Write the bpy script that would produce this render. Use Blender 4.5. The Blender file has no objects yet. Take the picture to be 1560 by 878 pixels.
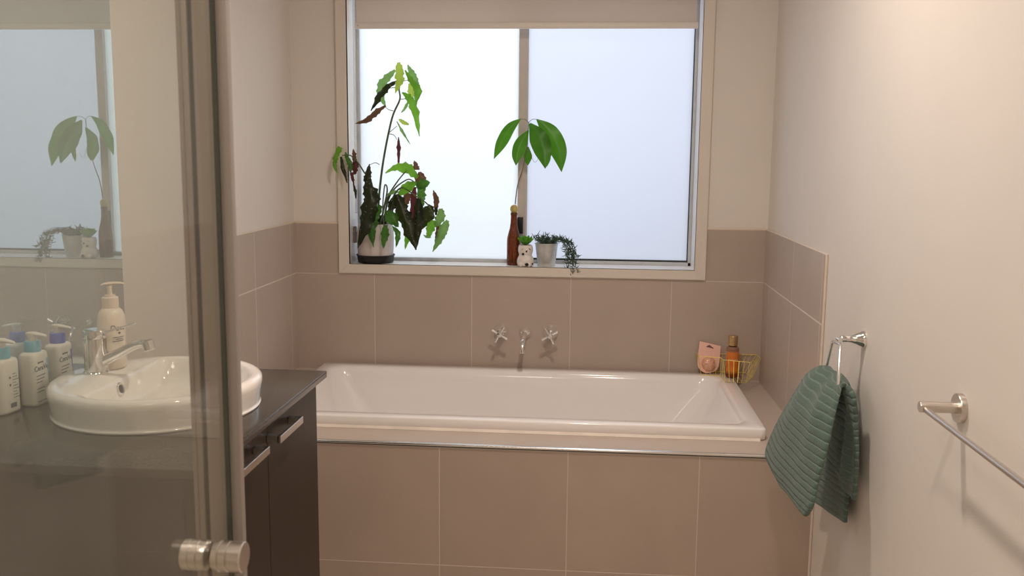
import bpy, bmesh, math, random
from mathutils import Vector, Matrix, noise
random.seed(7)
SC = bpy.context.scene
COL = SC.collection
PI = math.pi

# ------------------------------------------------------------------ camera
F, PITCH, YAW, ROLL = 1422.1304, math.radians(8.07059), math.radians(-4.70818), math.radians(0.55781)
CAM = Vector((1.2026, -3.7249, 1.40))
fw = Vector((math.sin(YAW)*math.cos(PITCH), math.cos(YAW)*math.cos(PITCH), -math.sin(PITCH)))
r0 = Vector((math.cos(YAW), -math.sin(YAW), 0)); u0 = r0.cross(fw)
rt = r0*math.cos(ROLL) + u0*math.sin(ROLL)
up = -r0*math.sin(ROLL) + u0*math.cos(ROLL)
cd = bpy.data.cameras.new('camera'); cam = bpy.data.objects.new('camera', cd); COL.objects.link(cam)
cam.matrix_world = Matrix(((rt.x, up.x, -fw.x, CAM.x), (rt.y, up.y, -fw.y, CAM.y), (rt.z, up.z, -fw.z, CAM.z), (0, 0, 0, 1)))
cd.sensor_fit = 'HORIZONTAL'; cd.sensor_width = 36; cd.lens = F/1560*36
cd.clip_start = 0.02; cd.clip_end = 60
cd.dof.use_dof = True; cd.dof.focus_distance = 3.3; cd.dof.aperture_fstop = 11
SC.camera = cam

def ray(px, py): return fw + rt*((px-780)/F) - up*((py-439)/F)
def on(ax, v, px, py):            # surveying helper: the world point seen at a photo pixel on plane axis=v
    d = ray(px, py); return CAM + d*((v-CAM[ax])/d[ax])
def PY(px, py, y): return on(1, y, px, py)
def PX(px, py, x): return on(0, x, px, py)
def PZ(px, py, z): return on(2, z, px, py)

# ------------------------------------------------------------------ room numbers
W = 1.8996; DF = 0.9459; DECK = 0.5106; ZT = 1.1207; ZG = 0.9151; CEIL = 2.42; YR = -4.4
TT = 0.008

# ------------------------------------------------------------------ materials
def nodes(name):
    m = bpy.data.materials.new(name); m.use_nodes = True
    nt = m.node_tree; nt.nodes.clear()
    out = nt.nodes.new('ShaderNodeOutputMaterial')
    return m, nt, out
def lin(c):
    return tuple(((v/255)/12.92 if v/255 <= .04045 else ((v/255+.055)/1.055)**2.4) for v in c) + (1,)
def mat(name, col, rough=.5, metal=0, spec=.5, var=.06, nscale=30, bump=0, bscale=200, coat=0, transl=0, tcol=None, trans=0, ior=1.45, stretch=(1, 1, 1), alpha=1):
    """principled with a little procedural tone noise and optional bump / leaf translucency"""
    m, nt, out = nodes(name); N = nt.nodes; L = nt.links
    p = N.new('ShaderNodeBsdfPrincipled')
    tc = N.new('ShaderNodeTexCoord'); mp = N.new('ShaderNodeMapping'); mp.inputs['Scale'].default_value = stretch
    L.new(tc.outputs['Object'], mp.inputs['Vector'])
    nz = N.new('ShaderNodeTexNoise'); nz.inputs['Scale'].default_value = nscale; nz.inputs['Detail'].default_value = 4
    L.new(mp.outputs['Vector'], nz.inputs['Vector'])
    rp = N.new('ShaderNodeValToRGB')
    c = col if len(col) == 4 else tuple(col)+(1,)
    rp.color_ramp.elements[0].position = .3; rp.color_ramp.elements[1].position = .7
    rp.color_ramp.elements[0].color = tuple(max(0, v*(1-var)) for v in c[:3])+(1,)
    rp.color_ramp.elements[1].color = tuple(min(1, v*(1+var)) for v in c[:3])+(1,)
    L.new(nz.outputs['Fac'], rp.inputs['Fac']); L.new(rp.outputs['Color'], p.inputs['Base Color'])
    p.inputs['Roughness'].default_value = rough; p.inputs['Metallic'].default_value = metal
    p.inputs['Specular IOR Level'].default_value = spec; p.inputs['Coat Weight'].default_value = coat
    p.inputs['Coat Roughness'].default_value = .08
    p.inputs['Transmission Weight'].default_value = trans; p.inputs['IOR'].default_value = ior
    if bump:
        b = N.new('ShaderNodeBump'); b.inputs['Strength'].default_value = bump; b.inputs['Distance'].default_value = .002
        n2 = N.new('ShaderNodeTexNoise'); n2.inputs['Scale'].default_value = bscale; n2.inputs['Detail'].default_value = 5
        L.new(mp.outputs['Vector'], n2.inputs['Vector']); L.new(n2.outputs['Fac'], b.inputs['Height'])
        L.new(b.outputs['Normal'], p.inputs['Normal'])
    s = p.outputs[0]
    if transl:
        t = N.new('ShaderNodeBsdfTranslucent'); t.inputs['Color'].default_value = (tcol if tcol else c[:3]+(1,))
        mx = N.new('ShaderNodeMixShader'); mx.inputs[0].default_value = transl
        L.new(s, mx.inputs[1]); L.new(t.outputs[0], mx.inputs[2]); s = mx.outputs[0]
    L.new(s, out.inputs['Surface'])
    m['p'] = 1
    return m

def tile_mat(name, ax_u, u0, ax_v, v0, size=.4, tile=(.445, .352, .290), grout=(.62, .525, .45), gw=.0034, su=None):
    m, nt, out = nodes(name); N = nt.nodes; L = nt.links
    p = N.new('ShaderNodeBsdfPrincipled'); g = N.new('ShaderNodeNewGeometry'); sx = N.new('ShaderNodeSeparateXYZ')
    L.new(g.outputs['Position'], sx.inputs[0])
    def M(op, a, b=None):
        n = N.new('ShaderNodeMath'); n.operation = op
        for i, v in ((0, a), (1, b)):
            if v is None: continue
            if isinstance(v, (int, float)): n.inputs[i].default_value = v
            else: L.new(v, n.inputs[i])
        return n.outputs[0]
    ds = []
    ids = []
    for ax, o, size in ((ax_u, u0, su or size), (ax_v, v0, size)):
        q = M('DIVIDE', M('SUBTRACT', sx.outputs[ax], o), size)
        fr = M('FRACT', M('ADD', q, 100.0))
        ds.append(M('MULTIPLY', M('MINIMUM', fr, M('SUBTRACT', 1.0, fr)), size))
        ids.append(M('FLOOR', M('ADD', q, 100.0)))
    d = M('MINIMUM', ds[0], ds[1])
    mr = N.new('ShaderNodeMapRange'); mr.inputs['From Min'].default_value = gw*.35; mr.inputs['From Max'].default_value = gw*.65
    L.new(d, mr.inputs['Value'])
    nz = N.new('ShaderNodeTexNoise'); nz.inputs['Scale'].default_value = 6; nz.inputs['Detail'].default_value = 6
    L.new(g.outputs['Position'], nz.inputs['Vector'])
    wn = N.new('ShaderNodeTexWhiteNoise'); wn.noise_dimensions = '2D'
    cb = N.new('ShaderNodeCombineXYZ'); L.new(ids[0], cb.inputs[0]); L.new(ids[1], cb.inputs[1]); L.new(cb.outputs[0], wn.inputs['Vector'])
    fac = M('ADD', M('MULTIPLY', nz.outputs['Fac'], .16), M('MULTIPLY', wn.outputs['Value'], .05))
    fac = M('ADD', fac, .9)
    hs = N.new('ShaderNodeVectorMath'); hs.operation = 'SCALE'; hs.inputs[0].default_value = tile
    L.new(fac, hs.inputs['Scale'])
    mx = N.new('ShaderNodeMix'); mx.data_type = 'RGBA'
    L.new(mr.outputs[0], mx.inputs['Factor']); mx.inputs['A'].default_value = grout+(1,); L.new(hs.outputs[0], mx.inputs['B'])
    L.new(mx.outputs['Result'], p.inputs['Base Color'])
    rg = N.new('ShaderNodeMapRange'); rg.inputs['To Min'].default_value = .8; rg.inputs['To Max'].default_value = .31
    L.new(mr.outputs[0], rg.inputs['Value']); L.new(rg.outputs[0], p.inputs['Roughness'])
    p.inputs['Specular IOR Level'].default_value = .4
    b = N.new('ShaderNodeBump'); b.inputs['Strength'].default_value = .5; b.inputs['Distance'].default_value = .0015
    L.new(mr.outputs[0], b.inputs['Height']); L.new(b.outputs[0], p.inputs['Normal'])
    L.new(p.outputs[0], out.inputs['Surface'])
    return m

def leaf_mat(name, top, back, spots=False):
    m, nt, out = nodes(name); N = nt.nodes; L = nt.links
    p = N.new('ShaderNodeBsdfPrincipled'); tc = N.new('ShaderNodeTexCoord')
    nz = N.new('ShaderNodeTexNoise'); nz.inputs['Scale'].default_value = 22; nz.inputs['Detail'].default_value = 3
    L.new(tc.outputs['Object'], nz.inputs['Vector'])
    rp = N.new('ShaderNodeValToRGB'); rp.color_ramp.elements[0].position = .35; rp.color_ramp.elements[1].position = .68
    rp.color_ramp.elements[0].color = tuple(v*.75 for v in top)+(1,); rp.color_ramp.elements[1].color = tuple(v*1.2 for v in top)+(1,)
    L.new(nz.outputs['Fac'], rp.inputs['Fac'])
    colsock = rp.outputs['Color']
    if spots:
        vo = N.new('ShaderNodeTexVoronoi'); vo.inputs['Scale'].default_value = 75; L.new(tc.outputs['Object'], vo.inputs['Vector'])
        cr = N.new('ShaderNodeValToRGB'); cr.color_ramp.elements[0].position = .13; cr.color_ramp.elements[0].color = (1, 1, 1, 1)
        cr.color_ramp.elements[1].position = .22; cr.color_ramp.elements[1].color = (0, 0, 0, 1)
        L.new(vo.outputs['Distance'], cr.inputs['Fac'])
        mx = N.new('ShaderNodeMix'); mx.data_type = 'RGBA'; L.new(cr.outputs['Color'], mx.inputs['Factor'])
        L.new(colsock, mx.inputs['A']); mx.inputs['B'].default_value = (.32, .33, .22, 1); colsock = mx.outputs['Result']
    L.new(colsock, p.inputs['Base Color']); p.inputs['Roughness'].default_value = .38
    t = N.new('ShaderNodeBsdfTranslucent'); t.inputs['Color'].default_value = back+(1,)
    ms = N.new('ShaderNodeMixShader'); ms.inputs[0].default_value = .5
    L.new(p.outputs[0], ms.inputs[1]); L.new(t.outputs[0], ms.inputs[2]); L.new(ms.outputs[0], out.inputs['Surface'])
    return m

def schlick(nt, f0):
    lw = nt.nodes.new('ShaderNodeLayerWeight'); lw.inputs['Blend'].default_value = .5
    p = nt.nodes.new('ShaderNodeMath'); p.operation = 'POWER'; p.inputs[1].default_value = 5; nt.links.new(lw.outputs['Facing'], p.inputs[0])
    a = nt.nodes.new('ShaderNodeMath'); a.operation = 'MULTIPLY_ADD'; a.inputs[1].default_value = 1-f0; a.inputs[2].default_value = f0
    nt.links.new(p.outputs[0], a.inputs[0]); return a.outputs[0]

def sheer_glass(name, tint, haze, hazecol, refl=1.0, rough=.02):
    """thin architectural glass: clear pass-through + fresnel reflection + dried water-spot haze"""
    m, nt, out = nodes(name); N = nt.nodes; L = nt.links
    tr = N.new('ShaderNodeBsdfTransparent'); tr.inputs['Color'].default_value = tint+(1,)
    gl = N.new('ShaderNodeBsdfGlossy'); gl.inputs['Roughness'].default_value = rough
    mu = schlick(nt, .04*refl)
    m1 = N.new('ShaderNodeMixShader'); L.new(mu, m1.inputs[0]); L.new(tr.outputs[0], m1.inputs[1]); L.new(gl.outputs[0], m1.inputs[2])
    df = N.new('ShaderNodeBsdfDiffuse'); df.inputs['Color'].default_value = hazecol+(1,)
    tl = N.new('ShaderNodeBsdfTranslucent'); tl.inputs['Color'].default_value = hazecol+(1,)
    m2 = N.new('ShaderNodeMixShader'); m2.inputs[0].default_value = .5; L.new(df.outputs[0], m2.inputs[1]); L.new(tl.outputs[0], m2.inputs[2])
    tc = N.new('ShaderNodeTexCoord'); nz = N.new('ShaderNodeTexNoise'); nz.inputs['Scale'].default_value = 5; nz.inputs['Detail'].default_value = 5
    L.new(tc.outputs['Object'], nz.inputs['Vector'])
    mr = N.new('ShaderNodeMapRange'); mr.inputs['From Min'].default_value = .3; mr.inputs['From Max'].default_value = .7
    mr.inputs['To Min'].default_value = haze*.75; mr.inputs['To Max'].default_value = haze*1.25
    L.new(nz.outputs['Fac'], mr.inputs['Value'])
    m3 = N.new('ShaderNodeMixShader'); L.new(mr.outputs[0], m3.inputs[0]); L.new(m1.outputs[0], m3.inputs[1]); L.new(m2.outputs[0], m3.inputs[2])
    L.new(m3.outputs[0], out.inputs['Surface'])
    return m

def pane_mat(name, col, tfac):
    """obscure (frosted) window glass: scatters the daylight that falls on its outer face"""
    m, nt, out = nodes(name); N = nt.nodes; L = nt.links
    tl = N.new('ShaderNodeBsdfTranslucent'); tl.inputs['Color'].default_value = tuple(v*tfac for v in col)+(1,)
    df = N.new('ShaderNodeBsdfDiffuse'); df.inputs['Color'].default_value = (.6, .62, .65, 1)
    m1 = N.new('ShaderNodeMixShader'); m1.inputs[0].default_value = .06; L.new(tl.outputs[0], m1.inputs[1]); L.new(df.outputs[0], m1.inputs[2])
    gl = N.new('ShaderNodeBsdfGlossy'); gl.inputs['Roughness'].default_value = .25
    m2 = N.new('ShaderNodeMixShader'); m2.inputs[0].default_value = .03; L.new(m1.outputs[0], m2.inputs[1]); L.new(gl.outputs[0], m2.inputs[2])
    L.new(m2.outputs[0], out.inputs['Surface'])
    return m

def towel_mat(name):
    m, nt, out = nodes(name); N = nt.nodes; L = nt.links
    p = N.new('ShaderNodeBsdfPrincipled'); uv = N.new('ShaderNodeUVMap'); sx = N.new('ShaderNodeSeparateXYZ'); L.new(uv.outputs[0], sx.inputs[0])
    tc = N.new('ShaderNodeTexCoord')
    wob = N.new('ShaderNodeTexNoise'); wob.inputs['Scale'].default_value = 28; L.new(tc.outputs['Object'], wob.inputs['Vector'])
    def M(op, a, b):
        n = N.new('ShaderNodeMath'); n.operation = op
        for i, v in ((0, a), (1, b)):
            if isinstance(v, (int, float)): n.inputs[i].default_value = v
            else: L.new(v, n.inputs[i])
        return n.outputs[0]
    v = M('ADD', sx.outputs[1], M('MULTIPLY', M('SUBTRACT', wob.outputs['Fac'], .5), .006))
    fr = M('FRACT', M('DIVIDE', v, .0195), 0)
    d = M('ABSOLUTE', M('SUBTRACT', fr, .5), 0)                 # 0 mid rib, .5 at the groove
    rp = N.new('ShaderNodeValToRGB'); rp.color_ramp.elements[0].position = .34; rp.color_ramp.elements[1].position = .48
    rp.color_ramp.elements[0].color = (.088, .140, .112, 1); rp.color_ramp.elements[1].color = (.18, .255, .22, 1)
    L.new(d, rp.inputs['Fac'])
    fz = N.new('ShaderNodeTexNoise'); fz.inputs['Scale'].default_value = 320; fz.inputs['Detail'].default_value = 4; L.new(tc.outputs['Object'], fz.inputs['Vector'])
    mr = N.new('ShaderNodeMapRange'); mr.inputs['To Min'].default_value = .55; mr.inputs['To Max'].default_value = 1.45; L.new(fz.outputs['Fac'], mr.inputs['Value'])
    sc = N.new('ShaderNodeVectorMath'); sc.operation = 'SCALE'; L.new(rp.outputs['Color'], sc.inputs[0]); L.new(mr.outputs[0], sc.inputs['Scale'])
    L.new(sc.outputs[0], p.inputs['Base Color']); p.inputs['Roughness'].default_value = .95; p.inputs['Specular IOR Level'].default_value = .1
    p.inputs['Sheen Weight'].default_value = .25; p.inputs['Sheen Roughness'].default_value = .5
    h = M('ADD', M('MULTIPLY', M('POWER', M('MULTIPLY', d, 2.0), 3.0), -1.0), M('MULTIPLY', fz.outputs['Fac'], .55))
    b = N.new('ShaderNodeBump'); b.inputs['Strength'].default_value = .9; b.inputs['Distance'].default_value = .004
    L.new(h, b.inputs['Height']); L.new(b.outputs[0], p.inputs['Normal'])
    L.new(p.outputs[0], out.inputs['Surface'])
    return m

MT = {}
MT['paint'] = mat('wall_paint', (.76, .71, .66), .55, var=.015, nscale=3, bump=.05, bscale=350)
MT['ceil'] = mat('ceiling_paint', (.80, .77, .73), .8, var=.01)
MT['floor'] = tile_mat('floor_tiles', 0, .1, 1, -.95, tile=(.60, .53, .46), grout=(.5, .44, .38))
MT['tile_back'] = tile_mat('back_wall_tiles', 0, .3335, 2, .5151, tile=(.48, .392, .335), grout=(.66, .565, .49))
MT['tile_left'] = tile_mat('left_wall_tiles', 1, -.0805, 2, .5151, tile=(.50, .425, .37), grout=(.72, .63, .56), gw=.005)
MT['tile_right'] = tile_mat('right_wall_tiles', 1, -.120, 2, .5151, tile=(.50, .42, .368), grout=(.74, .65, .57), gw=.0055)
MT['tile_front'] = tile_mat('bath_front_tiles', 0, .7521, 2, .1131)
MT['tile_deck'] = tile_mat('bath_ledge_tiles', 0, -.5, 1, -.565, tile=(.52, .435, .375), su=3.0)  # same tile made paler: the tub's glancing reflection is put into the base colour
MT['trimpaint'] = mat('window_trim_paint', (.72, .66, .59), .4, var=.02, nscale=8)
MT['reveal'] = mat('window_reveal_paint', (.88, .87, .85), .4, var=.02)
MT['alu'] = mat('aluminium_sash', (.58, .60, .62), .5, metal=.3, var=.04)
MT['mullion'] = mat('mullion_aluminium', (.60, .56, .54), .45, metal=.15, var=.03)
MT['black'] = mat('black_plastic', (.012, .012, .013), .4, var=.1)
MT['blind'] = mat('blind_fabric', (.80, .74, .69), .8, var=.02, nscale=120, bump=.1, bscale=900, transl=.45, tcol=(.80, .72, .64, 1))
MT['blindbar'] = mat('blind_bar_plastic', (.82, .76, .71), .45, var=.02)
MT['bead'] = mat('chain_bead', (.62, .62, .62), .35, metal=.3, var=.05)
MT['paneL'] = pane_mat('clear_lit_frosted_pane', (.965, .98, 1.0), .88)
MT['paneR'] = pane_mat('screened_frosted_pane', (.905, .92, .985), .82)
MT['tub'] = mat('bath_acrylic', (.91, .875, .855), .12, var=.01, nscale=3, coat=.5)
MT['ceramic'] = mat('basin_ceramic', (.88, .83, .79), .08, var=.008, nscale=3, coat=.6)
MT['silicone'] = mat('aged_silicone', (.76, .67, .59), .5, var=.10, nscale=14)
MT['chrome'] = mat('chrome', (.86, .85, .84), .09, metal=1, var=.02)
MT['tapchrome'] = mat('tap_chrome', (.92, .91, .90), .16, metal=1, var=.02)
MT['trimchrome'] = mat('trim_chrome', (.80, .79, .78), .18, metal=1, var=.02)
MT['steel'] = mat('brushed_steel', (.63, .58, .53), .3, metal=1, var=.06, nscale=60, stretch=(1, 8, 8))
MT['satin'] = mat('satin_aluminium', (.31, .268, .23), .45, metal=.5, var=.04, nscale=12, stretch=(6, 6, .2))
MT['satin_lt'] = mat('satin_aluminium_light', (.32, .285, .255), .5, metal=.25, var=.04, nscale=12, stretch=(6, 6, .2))
MT['rubber'] = mat('dark_seal', (.035, .04, .032), .6, var=.1)
MT['glassedge'] = mat('green_glass_edge', (.012, .028, .018), .15, var=.1)
MT['mirror'] = mat('mirror_silver', (.82, .88, .90), .01, metal=1, var=.002)
_nt = MT['mirror'].node_tree; _p = [n for n in _nt.nodes if n.type == 'BSDF_PRINCIPLED'][0]; _o = [n for n in _nt.nodes if n.type == 'OUTPUT_MATERIAL'][0]
_d = _nt.nodes.new('ShaderNodeBsdfDiffuse'); _d.inputs['Color'].default_value = (.44, .62, .76, 1)      # window glare painted over the silver as a bluish diffuse veil
_m = _nt.nodes.new('ShaderNodeMixShader'); _m.inputs[0].default_value = .26
_nt.links.new(_p.outputs[0], _m.inputs[1]); _nt.links.new(_d.outputs[0], _m.inputs[2]); _nt.links.new(_m.outputs[0], _o.inputs['Surface'])
MT['mirroredge'] = mat('mirror_edge', (.35, .40, .38), .2, var=.05)
MT['vanity'] = mat('dark_walnut_laminate', (.025, .0155, .0105), .38, var=.25, nscale=9, stretch=(22, 22, 1.2), spec=.38)
MT['bench'] = mat('charcoal_benchtop', (.050, .042, .038), .16, var=.35, nscale=160, spec=.6)
MT['glassA'] = sheer_glass('shower_door_glass', (.935, .945, .925), .032, (.78, .76, .70))
MT['glassB'] = sheer_glass('shower_return_glass', (.94, .95, .935), .038, (.78, .77, .72))
MT['towel'] = towel_mat('green_ribbed_towel')

# ------------------------------------------------------------------ object helpers
def empty(name, loc):
    o = bpy.data.objects.new(name, None); COL.objects.link(o); o.location = loc
    o.empty_display_size = .05
    return o
def wloc(o):
    v = Vector(o.location)
    while o.parent: o = o.parent; v += Vector(o.location)
    return v
def tag(o, label=None, cat=None, group=None, kind=None):
    if label: o['label'] = label
    if cat: o['category'] = cat
    if group: o['group'] = group
    if kind: o['kind'] = kind
    return o
def thing(name, loc, label, cat, group=None): return tag(empty(name, loc), label, cat, group)
def obj(name, bm, m, parent=None, smooth=True, loc=None, sharp=35, merge=True, fixn=True):
    """link a bmesh built in world coordinates; origin goes to the parent's base (or loc)"""
    if merge: bmesh.ops.remove_doubles(bm, verts=bm.verts, dist=1e-5)
    if fixn: bmesh.ops.recalc_face_normals(bm, faces=bm.faces)
    org = Vector(loc) if loc is not None else (wloc(parent) if parent else Vector((0, 0, 0)))
    bmesh.ops.translate(bm, verts=bm.verts, vec=-org)
    me = bpy.data.meshes.new(name); bm.to_mesh(me); bm.free()
    o = bpy.data.objects.new(name, me); COL.objects.link(o)
    for mm in (m if isinstance(m, (list, tuple)) else [m]): me.materials.append(mm)
    if smooth:
        for p in me.polygons: p.use_smooth = True
        me.set_sharp_from_angle(angle=math.radians(sharp))
    if parent:
        o.parent = parent; o.location = org - wloc(parent)
    else: o.location = org
    return o
def struct(name, bm, m, parent=None, **k):
    o = obj(name, bm, m, parent, **k)
    if not parent: o['kind'] = 'structure'
    return o
def NB(): return bmesh.new()
def box(bm, a, b, bev=0, seg=2, mi=0):
    c = [(a[i]+b[i])/2 for i in range(3)]; s = [abs(b[i]-a[i]) for i in range(3)]
    t = bmesh.new(); bmesh.ops.create_cube(t, size=1)
    for v in t.verts: v.co = Vector((v.co.x*s[0]+c[0], v.co.y*s[1]+c[1], v.co.z*s[2]+c[2]))
    if bev: bmesh.ops.bevel(t, geom=t.edges[:], offset=bev, segments=seg, profile=.5, affect='EDGES')
    for f in t.faces: f.material_index = mi
    me = bpy.data.meshes.new('t'); t.to_mesh(me); t.free(); bm.from_mesh(me); bpy.data.meshes.remove(me)
    return bm
def frame_of(d):
    d = d.normalized(); a = Vector((0, 0, 1)) if abs(d.z) < .9 else Vector((1, 0, 0))
    x = a.cross(d).normalized(); return x, d.cross(x).normalized()
def tube(bm, pts, r, n=10, caps=True, closed=False):
    pts = [Vector(p) for p in pts]; k = len(pts); R = r if isinstance(r, (list, tuple)) else [r]*k
    rings = []; px = None
    for i, p in enumerate(pts):
        if closed: d = pts[(i+1) % k]-pts[i-1]
        else: d = pts[min(i+1, k-1)]-pts[max(i-1, 0)]
        x, y = frame_of(d)
        if px is not None:
            x = (px - d.normalized()*px.dot(d.normalized()))
            x = x.normalized() if x.length > 1e-6 else frame_of(d)[0]
            y = d.normalized().cross(x)
        px = x
        rings.append([bm.verts.new(p + (x*math.cos(2*PI*j/n) + y*math.sin(2*PI*j/n))*R[i]) for j in range(n)])
    for i in range(k if closed else k-1):
        a, b = rings[i], rings[(i+1) % k]
        for j in range(n): bm.faces.new((a[j], a[(j+1) % n], b[(j+1) % n], b[j]))
    if caps and not closed:
        bm.faces.new(rings[0][::-1]); bm.faces.new(rings[-1])
    return bm
def lathe(bm, base, prof, n=32, axis=(0, 0, 1), sx=1, sy=1):
    """prof: list of (radius, height) along axis"""
    ax = Vector(axis).normalized(); x, y = frame_of(ax)
    if tuple(axis) == (0, 0, 1): x, y = Vector((1, 0, 0)), Vector((0, 1, 0))
    base = Vector(base); rings = []
    for r, h in prof:
        if r < 1e-6: rings.append([bm.verts.new(base+ax*h)])
        else: rings.append([bm.verts.new(base + ax*h + x*(r*sx*math.cos(2*PI*j/n)) + y*(r*sy*math.sin(2*PI*j/n))) for j in range(n)])
    bridge(bm, rings)
    return bm
def bridge(bm, rings):
    for a, b in zip(rings[:-1], rings[1:]):
        na, nb = len(a), len(b)
        if na == 1 and nb == 1: continue
        if na == 1:
            for j in range(nb): bm.faces.new((a[0], b[(j+1) % nb], b[j]))
        elif nb == 1:
            for j in range(na): bm.faces.new((a[j], a[(j+1) % na], b[0]))
        else:
            for j in range(na): bm.faces.new((a[j], a[(j+1) % na], b[(j+1) % na], b[j]))
def rrect(cx, cy, hx, hy, r, n=8):
    pts = []
    for (sx, sy, a0) in ((1, 1, 0), (-1, 1, PI/2), (-1, -1, PI), (1, -1, 3*PI/2)):
        for i in range(n+1):
            a = a0 + PI/2*i/n
            pts.append((cx+sx*(hx-r)+r*math.cos(a), cy+sy*(hy-r)+r*math.sin(a)))
    return pts
def loft(bm, rings, cap0=False, cap1=False):
    R = [[bm.verts.new(Vector(p)) for p in ring] for ring in rings]
    bridge(bm, R)
    if cap0: bm.faces.new(R[0][::-1])
    if cap1: bm.faces.new(R[-1])
    return bm
def cat(pts, n):
    """catmull-rom through tuples"""
    k = len(pts); out = []
    for i in range(k-1):
        p0, p1, p2, p3 = pts[max(i-1, 0)], pts[i], pts[i+1], pts[min(i+2, k-1)]
        for s in range(n):
            t = s/n
            out.append(tuple(.5*((2*b)+(-a+c)*t+(2*a-5*b+4*c-d)*t*t+(-a+3*b-3*c+d)*t**3) for a, b, c, d in zip(p0, p1, p2, p3)))
    out.append(tuple(pts[-1])); return out
def text_bm(bm, s, size, place, depth=.0004, font_shear=0, align='CENTER', mi=0):
    """lettering as mesh; place(x,y,z) maps text coords (z = lift) to world"""
    cu = bpy.data.curves.new('t', 'FONT'); cu.body = s; cu.size = size; cu.extrude = depth; cu.align_x = align; cu.shear = font_shear
    cu.resolution_u = 3
    o = bpy.data.objects.new('t', cu); COL.objects.link(o)
    dg = bpy.context.evaluated_depsgraph_get(); dg.update()
    me = bpy.data.meshes.new_from_object(o.evaluated_get(dg))
    bpy.data.objects.remove(o); bpy.data.curves.remove(cu)
    for v in me.vertices: v.co = place(v.co.x, v.co.y, v.co.z)
    n0 = len(bm.faces); bm.from_mesh(me); bpy.data.meshes.remove(me)
    return bm

# ================================================================== ROOM SHELL
WX0, WX1, WZ0, WZ1 = .232, 1.620, .957, 2.06         # window opening
box(b := NB(), (-.12, YR-.12, -.1), (W+.12, .32, 0)); struct('floor', b, MT['floor'], smooth=False)
box(b := NB(), (-.12, YR-.12, CEIL), (W+.12, .32, CEIL+.1)); struct('ceiling', b, MT['ceil'], smooth=False)
b = NB()
D = .24
H_ = .007
box(b, (0, 0, 0), (W, D, WZ0-H_)); box(b, (0, 0, WZ1+H_), (W, D, CEIL)); box(b, (0, 0, WZ0-H_), (WX0-H_, D, WZ1+H_)); box(b, (WX1+H_, 0, WZ0-H_), (W, D, WZ1+H_))
wall_back = struct('wall_back', b, MT['paint'], smooth=False)
box(b := NB(), (-.12, YR, 0), (0, D, CEIL)); wall_left = struct('wall_left', b, MT['paint'], smooth=False)
box(b := NB(), (W, YR, 0), (W+.12, D, CEIL)); wall_right = struct('wall_right', b, MT['paint'], smooth=False)
box(b := NB(), (-.12, YR-.12, 0), (W+.12, YR, CEIL)); struct('wall_rear', b, MT['paint'], smooth=False)
# tile cladding (thin slabs, proud of the plaster)
AX0, AX1, AZ0 = .189, 1.6632, .9195                  # architrave outer edges
b = NB(); z0 = .30
box(b, (TT, -TT, z0), (W-TT, 0, AZ0)); box(b, (TT, -TT, AZ0), (AX0, 0, ZT)); box(b, (AX1, -TT, AZ0), (W-TT, 0, ZT))
obj('tile_cladding', b, MT['tile_back'], wall_back, smooth=False, merge=False)
box(b := NB(), (0, -DF, 0), (TT, 0, ZT)); obj('tile_cladding', b, MT['tile_left'], wall_left, smooth=False)
box(b := NB(), (W-TT, -DF, 0), (W, 0, ZT)); obj('tile_cladding', b, MT['tile_right'], wall_right, smooth=False)
# cream bead closing the tile edges
bead = mat('tile_edge_bead', (.70, .60, .50), .5, var=.05)
b = NB()
tube(b, [(.004, -TT*.6, ZT+.001), (AX0-.001, -TT*.6, ZT+.001)], .0045, 8); tube(b, [(AX1+.001, -TT*.6, ZT+.001), (W-.004, -TT*.6, ZT+.001)], .0045, 8)
obj('tile_edge_bead', b, bead, wall_back)
b = NB(); tube(b, [(W-.004, -.003, ZT+.001), (W-.004, -DF, ZT+.001), (W-.004, -DF-.001, .0)], .0040, 8); obj('tile_edge_bead', b, bead, wall_right)
b = NB(); tube(b, [(.004, -.003, ZT+.001), (.004, -DF, ZT+.001), (.004, -DF-.001, .0)], .0040, 8); obj('tile_edge_bead', b, bead, wall_left)

# tiled bath surround (ledge + front)
TX0, TX1, TY0, TY1 = .127, 1.7765, -.802, -.030      # tub rim outline
bs = empty('trim_1', (0, 0, 0)); bs['kind'] = 'structure'
b = NB()
ins = .012
box(b, (TT, -DF, DECK-.014), (W-TT, TY0+ins, DECK)); box(b, (TT, TY1-ins, DECK-.014), (W-TT, -TT, DECK))
box(b, (TT, TY0+ins, DECK-.014), (TX0+ins, TY1-ins, DECK)); box(b, (TX1-ins, TY0+ins, DECK-.014), (W-TT, TY1-ins, DECK))
obj('ledge_tiles', b, MT['tile_deck'], bs, smooth=False, merge=False)
box(b := NB(), (TT, -DF, 0), (W-TT, -DF+.03, DECK-.014)); obj('front_tiles', b, MT['tile_front'], bs, smooth=False)
b = NB()
prof = [(-DF+.004, DECK+.0010), (-DF-.003, DECK+.0010), (-DF-.0055, DECK-.0006), (-DF-.0062, DECK-.0034), (-DF-.0045, DECK-.0066), (-DF+.002, DECK-.007)]
loft(b, [[(x, y, z) for y, z in prof] for x in (TT, W-TT)], True, True)
obj('edge_strip', b, MT['trimchrome'], bs, sharp=50)
b = NB(); box(b, (TT, -DF-.0012, DECK-.0105), (W-TT, -DF+.001, DECK-.0065)); obj('shadow_joint', b, MT['rubber'], bs, smooth=False)

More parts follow.
